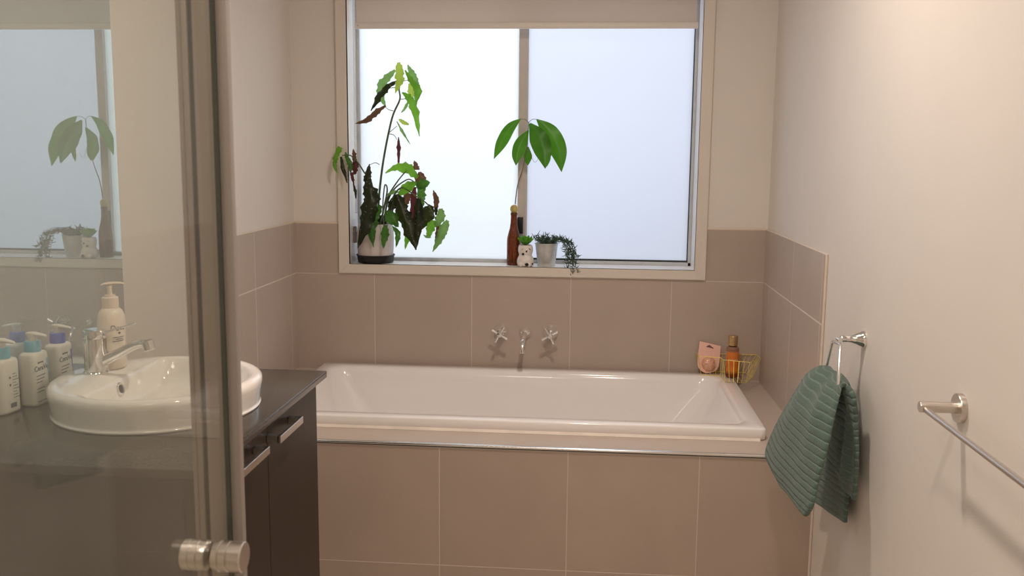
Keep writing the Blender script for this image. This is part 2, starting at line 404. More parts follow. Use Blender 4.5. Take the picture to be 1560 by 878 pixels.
# ================================================================== WINDOW
win = empty('window_1', (.926, .0, WZ0)); win['kind'] = 'structure'
b = NB()
AY = -.020
def mitre(bm, ix0, ix1, iz0, iz1, ox0, ox1, oz0, oz1, y0, y1):
    inn = [(ix0, iz0), (ix1, iz0), (ix1, iz1), (ix0, iz1)]; ou = [(ox0, oz0), (ox1, oz0), (ox1, oz1), (ox0, oz1)]
    for i in range(4):
        j = (i+1) % 4
        q = [inn[i], inn[j], ou[j], ou[i]]
        lo = [bm.verts.new((x, y0, z)) for x, z in q]; hi = [bm.verts.new((x, y1, z)) for x, z in q]
        bm.faces.new(lo); bm.faces.new(hi[::-1])
        for k in range(4): bm.faces.new((lo[k], hi[k], hi[(k+1) % 4], lo[(k+1) % 4]))
mitre(b, WX0, WX1, WZ0, WZ1, AX0, AX1, AZ0, WZ1+.042, AY, 0)
bmesh.ops.bevel(b, geom=[e for e in b.edges if all(abs(v.co.y-AY) < 1e-6 for v in e.verts)], offset=.0022, segments=2, affect='EDGES')
obj('architrave', b, MT['trimpaint'], win, merge=False)
b = NB(); e = .006
box(b, (WX0-e, AY+.003, WZ0-e), (WX1+e, .17, WZ0)); box(b, (WX0-e, AY+.003, WZ1), (WX1+e, .17, WZ1+e))
box(b, (WX0-e, AY+.003, WZ0), (WX0, .17, WZ1)); box(b, (WX1, AY+.003, WZ0), (WX1+e, .17, WZ1))
obj('reveal_lining', b, MT['reveal'], win, smooth=False, merge=False)
SY = .138
b = NB()
def bar(bm, x0, x1, z0, z1, y0=SY, y1=SY+.03): box(bm, (x0, y0, z0), (x1, y1, z1), .0015, 1)
bar(b, WX0, WX0+.013, WZ0, WZ1); bar(b, WX1-.012, WX1, WZ0, WZ1); bar(b, WX0, WX1, WZ0, WZ0+.014); bar(b, WX0, WX1, WZ1-.03, WZ1)
obj('sash_frame', b, MT['alu'], win, merge=False)
b = NB(); bar(b, .9048, .9395, WZ0+.012, WZ1-.02, SY-.008, SY+.034); box(b, (.9395, SY+.001, WZ0+.012), (.9425, SY+.02, WZ1-.03))
obj('mullion', b, MT['mullion'], win, merge=False)
b = NB(); box(b, (.9425, SY+.012, WZ0+.014), (WX1-.011, SY+.02, WZ0+.0205)); box(b, (WX1-.0155, SY+.012, WZ0+.02), (WX1-.011, SY+.02, WZ1-.03))
obj('pane_gasket', b, MT['rubber'], win, smooth=False, merge=False)
box(b := NB(), (WX0+.010, SY+.012, WZ0+.012), (.908, SY+.017, WZ1-.025)); obj('pane', b, MT['paneL'], win, smooth=False)
box(b := NB(), (.936, SY+.018, WZ0+.012), (WX1-.010, SY+.023, WZ1-.025)); obj('pane', b, MT['paneR'], win, smooth=False)
pl = PY(788, 356, SY-.02); pr = PY(797, 331, SY-.02)
box(b := NB(), (pl.x, SY-.030, pl.z), (pr.x, SY-.006, pr.z), .002); tag(obj('window_latch', b, MT['black'], win), 'small black window latch')
# roller blind hanging in the reveal
bl = thing('roller_blind', (.93, .045, WZ1), 'cream roller blind pulled part way down inside the window', 'blind')
BY = .045; bx0, bx1 = .2585, 1.5995; bz = 1.8955
b = NB(); box(b, (bx0, BY, bz+.02), (bx1, BY+.0015, WZ1-.022)); obj('fabric', b, MT['blind'], bl, smooth=False)
b = NB(); loft(b, [[(x, BY-.006+yy, bz+zz) for yy, zz in ((0, .003), (.001, .001), (.003, 0), (.012, 0), (.013, .003), (.013, .022), (.011, .024), (.002, .024), (0, .022))] for x in (bx0-.004, bx1+.006)], True, True)
obj('bottom_bar', b, MT['blindbar'], bl, sharp=60)
b = NB(); tube(b, [(bx0-.005, BY+.021, WZ1-.0215), (bx1+.002, BY+.021, WZ1-.0215)], .0205, 20); obj('roller', b, MT['blind'], bl)
b = NB()
for xc in (.2405, .2465):
    z = 1.165
    while z < WZ1-.03:
        bmesh.ops.create_icosphere(b, subdivisions=1, radius=.0024, matrix=Matrix.Translation((xc, BY+.02, z))); z += .0058
for i in range(1, 6):
    a = PI*i/6; bmesh.ops.create_icosphere(b, subdivisions=1, radius=.0024, matrix=Matrix.Translation((.2435+.004*math.cos(a), BY+.02, 1.165-.004*math.sin(a))))
obj('bead_chain', b, MT['bead'], bl, merge=False)
b = NB()
for (dx, dz) in ((.0068, 0), (.011, -.0005)): pass
box(b, (bx0+.004, BY-.0066, bz+.012), (bx0+.011, BY-.0058, bz+.0135)); obj('bar_mark', b, mat('grey_print', (.2, .19, .18), .6), bl, smooth=False)
# chain tensioner on the left reveal
ct = thing('chain_tensioner', (WX0+.001, .06, 1.03), 'grey chain guide fixed to the left window reveal behind the pot', 'blind hardware')
p0 = PY(537, 370, .06); p1 = PY(541, 345, .06)
b = NB(); box(b, (WX0+.0005, .05, p0.z), (WX0+.012, .072, p1.z), .003); obj('body', b, mat('grey_plastic', (.33, .31, .30), .4), ct)
b = NB(); lathe(b, (WX0+.012, .061, (p0.z+p1.z)/2), [(0, 0), (.008, 0), (.0085, .002), (.007, .004), (0, .0045)], 16, (1, 0, 0)); obj('cap', b, MT['bead'], ct)

# ================================================================== BATHTUB
tub = thing('bathtub', ((TX0+TX1)/2, (TY0+TY1)/2, DECK), 'white drop-in bathtub with a raised rim in the tiled surround under the window', 'bathtub')
RZ = .5492; cx, cy = (TX0+TX1)/2, (TY0+TY1)/2; hx, hy = (TX1-TX0)/2, (TY1-TY0)/2
def ring(x0, x1, y0, y1, r, z, n=10): return [(x, y, z) for x, y in rrect((x0+x1)/2, (y0+y1)/2, (x1-x0)/2, (y1-y0)/2, r, n)]
b = NB()
R = [ring(TX0+.004, TX1-.004, TY0+.004, TY1-.004, .016, DECK+.001), ring(TX0, TX1, TY0, TY1, .018, DECK+.004),
     ring(TX0, TX1, TY0, TY1, .018, RZ-.0045), ring(TX0+.001, TX1-.001, TY0+.001, TY1-.001, .018, RZ-.0018),
     ring(TX0+.004, TX1-.004, TY0+.004, TY1-.004, .017, RZ),
     ring(TX0+.040, TX1-.044, TY0+.046, TY1-.050, .06, RZ),
     ring(TX0+.046, TX1-.050, TY0+.051, TY1-.055, .062, RZ-.002),
     ring(TX0+.054, TX1-.062, TY0+.057, TY1-.064, .066, RZ-.010),
     ring(TX0+.060, TX1-.070, TY0+.060, TY1-.066, .085, RZ-.05),
     ring(TX0+.11, TX1-.135, TY0+.075, TY1-.085, .14, RZ-.17),
     ring(TX0+.19, TX1-.185, TY0+.095, TY1-.105, .17, RZ-.30),
     ring(TX0+.24, TX1-.215, TY0+.115, TY1-.125, .17, RZ-.352),
     ring(TX0+.29, TX1-.25, TY0+.15, TY1-.16, .15, RZ-.376),
     ring(TX0+.36, TX1-.31, TY0+.21, TY1-.22, .11, RZ-.383)]
loft(b, R, False, True)
obj('tub_shell', b, MT['tub'], tub, sharp=60)
b = NB(); loft(b, [[(x, TY0+yy, DECK+zz) for yy, zz in ((.004, .0005), (-.010, .0005), (-.006, .0035), (-.001, .0075), (.003, .008))] for x in (TX0+.015, TX1-.02)], True, True)
tag(obj('sealant_line', b, MT['silicone'], tub), 'yellowed sealant line along the front foot of the rim')
b = NB(); lathe(b, (1.35, -.42, RZ-.3835), [(0, .004), (.028, .004), (.034, .002), (.036, .0)], 24); obj('waste_cover', b, MT['chrome'], tub)

# ================================================================== BATH TAPS
def wall_tap(px, py, rot, label):
    c = PY(px, py, -TT)
    t = thing('wall_tap', c, label, 'tap', 'pair of wall taps over the bath')
    b = NB(); lathe(b, c, [(0, .0), (.0300, .0), (.0303, .004), (.0285, .013), (.0240, .023), (.0180, .031), (.0150, .036), (0, .037)], 28, (0, -1, 0)); obj('flange', b, MT['tapchrome'], t)
    b = NB(); lathe(b, c+Vector((0, -.03, 0)), [(0, 0), (.0095, 0), (.0095, .03), (.0115, .033), (.0115, .054), (.009, .057), (0, .058)], 20, (0, -1, 0)); obj('spindle', b, MT['tapchrome'], t)
    b = NB()
    for k in range(4):
        a = rot + k*PI/2; d = Vector((math.cos(a), 0, math.sin(a))); q = Vector((-d.z, 0, d.x))
        h = c + Vector((0, -.075, 0))
        rg = []
        for s, wd, th in ((.004, .0058, .0075), (.018, .0050, .0068), (.030, .0064, .0078), (.0350, .0068, .0078), (.0370, .0052, .006)):
            o_ = h + d*s
            rg.append([o_ + q*(wd*math.cos(2*PI*j/12)) + Vector((0, th*math.sin(2*PI*j/12), 0)) for j in range(12)])
        loft(b, rg, True, True)
    obj('cross_handle', b, MT['tapchrome'], t, merge=False)
    return t
wall_tap(763.8, 504.5, math.radians(60), 'left chrome cross-handle wall tap over the bath')
wall_tap(838.8, 506.5, math.radians(118), 'right chrome cross-handle wall tap over the bath')
c = PY(800.5, 507, -TT)
t = thing('bath_spout', c, 'chrome bath spout on the tiles between the two cross-handle taps', 'spout')
b = NB(); lathe(b, c, [(0, 0), (.0235, 0), (.024, .003), (.022, .010), (.017, .017), (.0125, .021), (0, .022)], 28, (0, -1, 0)); obj('flange', b, MT['tapchrome'], t)
b = NB(); pts = cat([(0, -.012, 0), (-.0005, -.05, .001), (-.001, -.09, -.002), (-.0015, -.122, -.012), (-.002, -.140, -.030), (-.002, -.144, -.045)], 5)
tube(b, [c+Vector(p) for p in pts], .0095, 16); obj('spout_pipe', b, MT['tapchrome'], t)
b = NB(); lathe(b, c+Vector((-.002, -.1445, -.040)), [(.0095, 0), (.0118, .001), (.0118, .013), (.0105, .0145), (.008, .0145), (.008, .010), (0, .010)], 20, (0, -.08, -1)); obj('aerator', b, MT['tapchrome'], t)

# ================================================================== VANITY
VX = .561; VY0, VY1 = -2.290, -1.600; BZ = .885; BT = .0165
vc = thing('vanity_cabinet', (VX/2, (VY0+VY1)/2, 0), 'dark brown two-door vanity cabinet beside the bath', 'cabinet')
b = NB(); box(b, (.001, VY0, .10), (VX-.019, VY1, BZ-BT)); obj('carcass', b, MT['vanity'], vc, smooth=False)
b = NB(); box(b, (.02, VY0+.02, 0), (VX-.06, VY1-.02, .10)); obj('kickboard', b, MT['vanity'], vc, smooth=False)
VS = -1.941
hzt = .838
for (y0, y1, h0, h1) in ((VS+.0012, VY1, -1.790-.018, -1.631), (VY0, VS-.0012, -2.060, -1.884)):
    b = NB(); box(b, (VX-.018, y0, .103), (VX, y1, BZ-BT-.003), .0008, 1); d_ = obj('door', b, MT['vanity'], vc, smooth=False)
def pull(parent, y0, y1, z):
    b = NB(); x1 = VX+.030; th = .013; hh = .0155
    box(b, (x1-.008, y0, z-hh), (x1, y1, z), .0008, 1)
    box(b, (VX, y0, z-hh), (x1-.004, y0+th, z), .0008, 1); box(b, (VX, y1-th, z-hh), (x1-.004, y1, z), .0008, 1)
    return obj('handle', b, MT['steel'], parent, merge=False)
doors = [o for o in vc.children if o.name.startswith('door')]
q0, q1 = PX(428, 664, VX+.030), PX(462, 635, VX+.030)
far = [d for d in doors if max(v.co.y for v in d.data.vertices)+wloc(d).y > -1.7][0]; near = [d for d in doors if d is not far][0]
HZ = (q0.z+q1.z)/2
pull(far, q0.y, q1.y, HZ)
q2 = PX(411.5, 682, VX+.030); pull(near, q2.y-(q1.y-q0.y), q2.y, HZ)
b = NB(); box(b, (.001, -2.3035, BZ-BT), (.5825, -1.5795, BZ), .0022, 3)
bt = obj('benchtop', b, MT['bench'], loc=(.29, -1.94, BZ-BT)); tag(bt, 'dark charcoal benchtop on the brown vanity cabinet', 'benchtop')

# mirror on the left wall
b = NB(); MX = .030
box(b, (.001, -3.05, BZ+.004), (MX, -1.474, 2.06), mi=1)
for f in b.faces:
    if f.normal.x > .9: f.material_index = 0
b.normal_update()
for f in b.faces: f.material_index = 0 if f.calc_center_median().x > MX-1e-4 else 1
mr_ = obj('wall_mirror', b, [MT['mirror'], MT['mirroredge']], smooth=False, loc=(.015, -2.26, BZ+.004)); tag(mr_, 'large frameless mirror on the left wall over the vanity, reflecting the window', 'mirror')

# basin
BC = Vector((.3345, -1.936, BZ)); RH = .064; RT_, RB_ = .2055, .198
bs_ = thing('basin', BC, 'round white counter-top wash basin on the dark benchtop', 'basin')
NA = 96
def circ(r, z): return [(BC.x+r*math.cos(2*PI*k/NA), BC.y+r*math.sin(2*PI*k/NA), BZ+z) for k in range(NA)]
def bowl(r, z, chord, drop=0):
    out = []
    for k in range(NA):
        a = 2*PI*k/NA; x, y = r*math.cos(a), r*math.sin(a)
        # soft D-shape: flatten the side towards the wall for the tap ledge
        lim = -chord
        if x < lim+.03:
            tq = min(1, (lim+.03-x)/.06); x = (lim+.03) - .03*(1-(1-tq)**2)
        out.append((BC.x+x, BC.y+y, BZ+z-drop))
    return out
b = NB()
RG = [circ(RB_-.004, .0002), circ(RB_+.0022, .0012), circ(RB_+.003, .004), circ(RB_+.0005, .0065), circ(RB_+.0005, .010)]
RG += [circ(RB_+(RT_-RB_)*.55, .03), circ(RT_-.001, RH-.020), circ(RT_, RH-.013), circ(RT_-.0015, RH-.006), circ(RT_-.006, RH-.0015), circ(RT_-.012, RH)]
RG += [bowl(.187, RH-.0005, .072), bowl(.180, RH-.004, .069), bowl(.176, RH-.012, .067), bowl(.168, RH-.035, .064), bowl(.150, RH-.075, .06) if False else bowl(.155, RH-.048, .058)]
RG += [bowl(.12, RH-.058, .05), bowl(.06, RH-.061, .03), bowl(.03, RH-.0615, .02)]
loft(b, RG, True, True)
obj('bowl', b, MT['ceramic'], bs_, sharp=50)
ov = PX(183, 594, BC.x-.0660); ov.z = min(ov.z, BZ+RH-.016)
b = NB(); lathe(b, (BC.x-.0675, ov.y, BZ+RH-.022), [(.0085, .0), (.0135, .0), (.0142, .0028), (.0118, .0046), (.0088, .0040), (.0080, -.001)], 22, (1, 0, .25)); obj('overflow_ring', b, MT['chrome'], bs_)
b = NB(); lathe(b, (BC.x-.0672, ov.y, BZ+RH-.022), [(0, .0024), (.0088, .0024)], 18, (1, 0, .25)); obj('overflow_hole', b, mat('overflow_dark', (.03, .035, .035), .5), bs_)
b = NB(); lathe(b, (BC.x+.03, BC.y, BZ+.002), [(0, .004), (.02, .0045), (.026, .003), (.028, .0)], 24); obj('waste', b, MT['chrome'], bs_)

# mixer tap standing on the basin ledge
mz = BZ+RH
mc = PZ(148, 567, mz)
mt = thing('mixer_tap', mc, 'chrome single-lever mixer tap on the basin ledge', 'tap')
b = NB(); lathe(b, mc, [(0, -.0003), (.0255, -.0003), (.0262, .0015), (.0255, .003), (.0240, .005), (.0235, .045), (.0235, .072), (0, .072)], 32); obj('tap_body', b, MT['chrome'], mt)
b = NB(); lathe(b, mc+Vector((0, 0, .0725)), [(0, 0), (.0238, 0), (.0242, .002), (.0240, .015), (.0225, .0168), (0, .0172)], 32)
obj('lever_cap', b, MT['chrome'], mt)
b = NB(); a0 = mc+Vector((.017, -.004, .083)); lp = PX(206, 492.5, mc.x+.085)
a1 = lp; dirn = (a1-a0)
rg = []
for s, wd, th in ((0, .007, .003), (.3, .006, .0022), (.8, .0055, .0018), (.98, .005, .0016), (1, .0035, .001)):
    o_ = a0+dirn*s; q = Vector((0, 0, 1)).cross(dirn).normalized(); u_ = dirn.cross(q).normalized()
    rg.append([o_ + q*(wd*math.cos(2*PI*j/12)) + u_*(th*math.sin(2*PI*j/12)) for j in range(12)])
loft(b, rg, True, True); obj('lever', b, MT['chrome'], mt)
b = NB(); tip = PX(224, 530, mc.x+.112)
s0 = mc+Vector((.012, -.002, .022))
pts = cat([tuple(s0), tuple(s0.lerp(tip, .35)+Vector((0, 0, .006))), tuple(s0.lerp(tip, .75)+Vector((0, 0, .013))), tuple(tip+Vector((0, 0, .009)))], 6)
tube(b, pts, [.0120-.0045*i/(len(pts)-1) for i in range(len(pts))], 16); obj('spout', b, MT['chrome'], mt)
b = NB(); lathe(b, tip+Vector((.0, 0, .017)), [(0, 0), (.0095, 0), (.0118, .003), (.012, .021), (.010, .023), (.0085, .023), (.0085, .018), (0, .018)], 20, (.25, 0, -1)); obj('aerator', b, MT['chrome'], mt)

# ------------------------------------------------------------------ pump bottles
plW = mat('bottle_white_plastic', (.76, .73, .66), .32, var=.01, transl=.1)
plC = mat('bottle_cream_plastic', (.80, .70, .60), .35, var=.01)
capT = mat('cap_light_blue', (.13, .42, .56), .4, var=.03)
capP = mat('cap_violet_blue', (.09, .14, .52), .4, var=.03)
ink = mat('label_ink', (.10, .11, .16), .6, var=.05); inkn = mat('label_navy_ink', (.05, .06, .14), .6, var=.05)
wedT = mat('label_light_blue', (.25, .55, .68), .5, var=.03); wedP = mat('label_violet', (.16, .17, .52), .5, var=.03)
def lotion_bottle(base, capm, wedm, label, rot=0, hw=.0305, hd=.0198, H=.118, back=False, K=.92):
    """rounded-rectangle pump bottle whose front label faces local +x"""
    base = Vector(base); cr, sr = math.cos(rot), math.sin(rot)
    def tw(x, y, z): return base + Vector((x*cr-y*sr, x*sr+y*cr, z))*K
    t = thing('pump_bottle', base, label, 'bottle', 'lotion pump bottles beside the basin')
    b = NB()
    def rg(s, z, r=.012, k=1): return [tw(x, y, z) for x, y in rrect(0, 0, hd*s*k, hw*s, min(r, hd*s*k*.95), 6)]
    loft(b, [rg(.90, .0003), rg(.97, .002), rg(1, .006), rg(1, H-.012), rg(.975, H-.005), rg(.90, H-.0012), rg(.70, H+.001, .011), [tw(.0125*math.cos(a), .0125*math.sin(a), H+.0015) for a in [PI/4*0+2*PI*(i)/28 for i in range(28)]]], True, True)
    obj('bottle_body', b, plW, t, sharp=50)
    b = NB(); lathe(b, tw(0, 0, H+.001), [(r_*K, h_*K) for r_, h_ in [(0, 0), (.0165, 0), (.0172, .002), (.0168, .021), (.015, .0235), (0, .0235)]], 28); obj('collar_cap', b, capm, t)
    b = NB(); lathe(b, tw(0, 0, H+.0242), [(r_*K, h_*K) for r_, h_ in [(0, 0), (.0085, 0), (.0085, .012), (.0105, .013), (.0105, .019), (0, .0195)]], 20); 
    z = H+.0405
    rgs = []
    for s, wd, th in ((-.011, .006, .003), (-.006, .0085, .0042), (.006, .0085, .0042), (.02, .006, .0036), (.030, .0048, .003), (.0335, .0035, .0022)):
        dz = 0 if s < .01 else -(s-.01)*.18
        rgs.append([tw(s+0, wd*math.cos(2*PI*j/14), z+dz+th*math.sin(2*PI*j/14)) for j in range(14)])
    loft(b, rgs, True, True)
    obj('pump_head', b, plW, t, merge=False)
    lx = hd+.0003
    def pl(x, y, zz): return tw(lx+zz, x, y)
    b = NB()
    if not back:
        text_bm(b, 'CeraVe', .0165, lambda x, y, z: pl(x-.004, H-.040+y, z))
        text_bm(b, 'hydrating', .0055, lambda x, y, z: pl(x-.006, H-.0235+y, z))
        for k, wl in ((0, .034), (1, .030), (2, .022), (4, .030), (5, .026), (8, .032)):
            zz = H-.052-.0072*k; v = [pl(-.024+dx, zz+dz, .0002) for dx, dz in ((0, 0), (wl, 0), (wl, .0018), (0, .0018))]
            b.faces.new([b.verts.new(q) for q in v])
        obj('label_print', b, ink, t, smooth=False, merge=False, fixn=False)
        b = NB()
        b.faces.new([b.verts.new(pl(x, z, .0002)) for x, z in ((.0150, H-.018), (.0225, H-.014), (.0225, H-.085), (.021, H-.062))])
        obj('label_wedge', b, wedm, t, smooth=False, fixn=False)
    else:
        for zz in (H-.040, H-.056):
            b.faces.new([b.verts.new(pl(-.004+.003*math.cos(2*PI*i/12), zz+.003*math.sin(2*PI*i/12), .0002)) for i in range(12)])
        for k in range(9):
            wl = .010+.004*((k*7) % 3); zz = H-.034-.0065*k
            b.faces.new([b.verts.new(pl(.004+dx, zz+dz, .0002)) for dx, dz in ((0, 0), (wl, 0), (wl, .0014), (0, .0014))])
        b.faces.new([b.verts.new(pl(x, z, .0002)) for x, z in ((-.006, .012), (.012, .012), (.012, .022), (-.006, .022))])
        obj('label_print', b, ink, t, smooth=False, merge=False, fixn=False)
    return t
def stand(px, py, z): return PZ(px, py, z)
pA = stand(55, 615, BZ); pA.x = max(pA.x, MX+.022)
lotion_bottle((pA.x, pA.y, BZ+.0005), capT, wedT, 'light-blue collared white pump bottle standing nearest the basin front', 0)
pB = PX(92, 590, .075)
lotion_bottle((.075, pB.y, BZ+.0005), capP, wedP, 'violet-blue collared white pump bottle', 0)
pC = PX(6, 597, MX+.024)
lotion_bottle((MX+.024, pC.y, BZ+.0005), capT, wedT, 'light-blue collared pump bottle at the left edge of the photo', math.radians(-6), back=True)
# tall cream pump bottle on the basin ledge
dB = PZ(173, 560, mz)
t = thing('pump_bottle', dB, 'tall cream pump bottle standing on the basin ledge behind the mixer tap', 'bottle')
b = NB(); HB = .128
lathe(b, dB, [(0, .0004), (.027, .0004), (.0295, .002), (.031, .006), (.0312, .05), (.0315, .098), (.0300, .112), (.0255, .122), (.0185, .128), (.0125, .1295), (0, .1295)], 40, sx=.85)
obj('bottle_body', b, plC, t, sharp=60)
b = NB(); lathe(b, dB+Vector((0, 0, .1285)), [(0, 0), (.0163, 0), (.0166, .002), (.0166, .021), (.015, .0225), (.011, .023), (.0105, .027), (0, .0275)], 28); obj('collar_cap', b, plC, t)
b = NB(); lathe(b, dB+Vector((0, 0, .1555)), [(0, 0), (.0055, 0), (.0045, .010), (.0058, .020), (0, .021)], 18)
rgs = []
for s, wd, th, dz in ((-.018, .004, .0012, -.002), (-.012, .007, .002, 0), (0, .0085, .0032, .0008), (.012, .007, .0026, .0012), (.024, .005, .0022, .0005), (.031, .004, .0018, -.0015)):
    rgs.append([dB+Vector((s*.75, s*.55, .1785+dz)) + Vector((-.55, .75, 0))*(wd*math.cos(2*PI*j/12)) + Vector((0, 0, th*math.sin(2*PI*j/12))) for j in range(12)])
loft(b, rgs, True, True); obj('pump_head', b, plC, t, merge=False)
b = NB()
def cyl(x, y, z, a0=math.radians(-32)):
    a = a0 + x/.0312; r = .0316+z
    return dB+Vector((r*.85*math.cos(a), r*math.sin(a), y))
text_bm(b, 'Dove', .017, lambda x, y, z: cyl(x, .083+y, z), font_shear=.25)
for zz, x0, x1 in ((.068, -.012, .016), (.064, -.006, .012), (.060, -.013, .014)):
    n = 8
    for i in range(n):
        xa, xb = x0+(x1-x0)*i/n, x0+(x1-x0)*(i+1)/n
        b.faces.new([b.verts.new(cyl(x, z, .0001)) for x, z in ((xa, zz), (xb, zz), (xb, zz+.0015), (xa, zz+.0015))])
b.faces.new([b.verts.new(cyl(.003+.0035*math.cos(2*PI*i/10), .0775+.002*math.sin(2*PI*i/10), .0002)) for i in range(10)])
obj('label_print', b, inkn, t, smooth=False, merge=False, fixn=False)
b = NB(); n = 8
for i in range(n):
    xa, xb = -.018+.022*i/n, -.018+.022*(i+1)/n
    b.faces.new([b.verts.new(cyl(x, z, .0002)) for x, z in ((xa, .034), (xb, .034), (xb, .041), (xa, .041))])
obj('label_block', b, mat('label_dark_block', (.12, .10, .09), .6), t, smooth=False, merge=False, fixn=False)

# ================================================================== SHOWER SCREEN
SYP = -2.70; SH = 2.0; SB = .06
ss = thing('shower_screen', (.78, SYP, 0), 'hazy glass shower screen with satin metal corner post in the left foreground', 'shower screen')
X = lambda v: v
def col(name, x0, x1, y0, y1, m, lab=None, bev=.0015):
    b = NB(); box(b, (x0, y0, 0), (x1, y1, SH), bev, 2); o = obj(name, b, m, ss)
    if lab: tag(o, lab)
    return o
b = NB()
box(b, (.7425, SYP, 0), (.7560, SYP+.022, SH), .002); box(b, (.7555, SYP+.006, 0), (.7615, SYP+.022, SH)); box(b, (.7610, SYP, 0), (.7855, SYP+.022, SH), .0015)
box(b, (.7470, SYP-.0012, 0), (.7487, SYP+.002, SH))
obj('corner_post', b, MT['satin'], ss, merge=False)
b = NB(); box(b, (.7558, SYP+.0035, 0), (.7613, SYP+.0062, SH)); box(b, (.7855, SYP+.002, 0), (.7895, SYP+.020, SH)); obj('post_seal', b, MT['rubber'], ss, smooth=False, merge=False)
b = NB(); box(b, (.7895, SYP-.001, 0), (.8015, SYP+.010, SH), .0015); box(b, (.7895, SYP-.0022, 0), (.7904, SYP, SH)); obj('edge_channel', b, MT['satin_lt'], ss, merge=False)
b = NB(); box(b, (.001, SYP+.008, .04), (.7425, SYP+.014, SH-.01)); obj('return_pane', b, MT['glassB'], ss, smooth=False)
b = NB(); box(b, (.001, SYP, 0), (.7425, SYP+.022, .04), .002); obj('bottom_rail', b, MT['satin'], ss)
sd = thing('shower_door', (.7865, -3.15, 0), 'frameless glass shower door with a round knob, in the left foreground', 'shower door')
b = NB(); box(b, (.7836, -3.62, SB), (.7894, SYP-.0037, SH-.005)); obj('door_pane', b, MT['glassA'], sd, smooth=False)
b = NB(); box(b, (.7834, SYP-.0036, SB), (.7896, SYP-.0012, SH-.005)); obj('pane_edge', b, MT['glassedge'], sd, smooth=False)
kc = PX(323, 847, .7865)
def knob(sgn, L):
    b = NB(); x0 = .0030
    pr = [(0, 0), (.0145, 0), (.0165, .001), (.0172, .003), (.0172, .008), (.0160, .0088), (.0160, .0098), (.0172, .0106), (.0172, .0175), (.0160, .0183), (.0160, .0193), (.0172, .0201), (.0172, L-.0015), (.0162, L-.0002), (0, L)]
    lathe(b, (.7865+sgn*x0, kc.y, kc.z), pr, 40, (sgn, 0, 0)); return b
obj('knob', knob(1, .035), MT['steel'], sd, sharp=28); obj('knob', knob(-1, .029), MT['steel'], sd, sharp=28)

# ================================================================== TOWEL RING + TOWEL
rc = PX(1317, 517, W)
tr = thing('towel_ring', rc, 'chrome towel ring on the right wall holding the green towel', 'towel ring')
b = NB(); lathe(b, rc, [(0, 0), (.0225, 0), (.0228, .003), (.019, .010), (.0135, .021), (.0095, .033), (.0085, .040), (.0085, .056), (.0072, .0585), (0, .059)], 30, (-1, 0, 0)); obj('wall_mount', b, MT['chrome'], tr)
b = NB(); lx = W-.062
tube(b, [(lx, rc.y-.012, rc.z-.003), (lx, rc.y+.012, rc.z-.003)], .0055, 12); obj('pivot_sleeve', b, MT['chrome'], tr)
b = NB()
ft, nt_ = PX(1268.5, 520, lx), PX(1280.5, 525, lx)
fbm, nbm = Vector((1.838, -1.225, .826)), PX(1275.5, 605, 1.812)
corners = [ft, nt_, nbm, fbm]
def round_poly(cs, r, n=5):
    out = []
    k = len(cs)
    for i in range(k):
        p, a, c_ = cs[i], cs[i-1], cs[(i+1) % k]
        d1 = (a-p).normalized(); d2 = (c_-p).normalized()
        q1, q2 = p+d1*r, p+d2*r
        for s in range(n+1):
            t_ = s/n; out.append(q1.lerp(p, t_).lerp(p.lerp(q2, t_), t_))
    return out
tube(b, round_poly(corners, .010), .0040, 12, closed=True); obj('ring', b, MT['chrome'], tr)

b = NB()
uvl = None
def sheet(bm, rows, ncol=26, nsub=9, wr=.008, seed=0, v0=0.0):
    """rows: (far point, near point, bulge); returns grid with wrinkles; stores uv (metres)"""
    flat = [tuple(a)+tuple(c_)+(g,) for a, c_, g in rows]
    R = cat(flat, nsub); grid = []; vv = v0; prev = None; UV = {}
    for i, r_ in enumerate(R):
        a, c_, g = Vector(r_[:3]), Vector(r_[3:6]), r_[6]
        mid = (a+c_)/2
        if prev is not None: vv += (mid-prev).length
        prev = mid; line = []
        for j in range(ncol+1):
            t_ = j/ncol
            p = a.lerp(c_, t_)
            p.x -= g*math.sin(PI*t_)
            k = wr*(i/len(R)*.6+.4)
            p.x += k*(math.sin(t_*11+seed+i*.02)*.6 + .5*noise.noise(Vector((t_*4, i*.08, seed)))*2)*min(1, 4*t_*(1-t_)+.25)
            # ribs really stand proud
            p.x -= .0010*abs(math.sin(PI*vv/.0195))
            vtx = bm.verts.new(p); UV[vtx] = (t_*.3, vv); line.append(vtx)
        grid.append(line)
    fs = []
    for a, c_ in zip(grid[:-1], grid[1:]):
        for j in range(ncol): fs.append(bm.faces.new((a[j], a[j+1], c_[j+1], c_[j])))
    return fs, UV
rows1 = [(PX(1177, 717, 1.712), PX(1229, 788, 1.732), .002), (PX(1168, 690, 1.715), PX(1238, 772, 1.738), .010), (PX(1180, 656, 1.728), PX(1246, 738, 1.750), .018), (PX(1197, 624, 1.745), PX(1258, 692, 1.767), .022),
         (PX(1215, 594, 1.768), PX(1268, 648, 1.785), .020), (PX(1231, 571, 1.792), PX(1274, 618, 1.798), .012), (PX(1245, 561, 1.815), PX(1277, 602, 1.808), .005),
         (PX(1256, 559.5, 1.832), PX(1281, 590, 1.822), 0), (PX(1266, 563, 1.846), PX(1289, 589, 1.840), -.003),
         (PX(1272, 580, 1.856), PX(1300, 606, 1.850), -.006), (PX(1273, 620, 1.862), PX(1303, 650, 1.858), -.004), (PX(1268, 680, 1.866), PX(1304, 712, 1.861), 0),
         (PX(1264, 712, 1.867), PX(1302, 764, 1.862), .0)]
rows2 = [(PX(1256, 660, 1.874), PX(1296, 690, 1.8745), 0), (PX(1248, 715, 1.875), PX(1293, 745, 1.8755), 0), (PX(1240, 764, 1.8745), PX(1289, 798, 1.8755), 0)]
allUV = {}
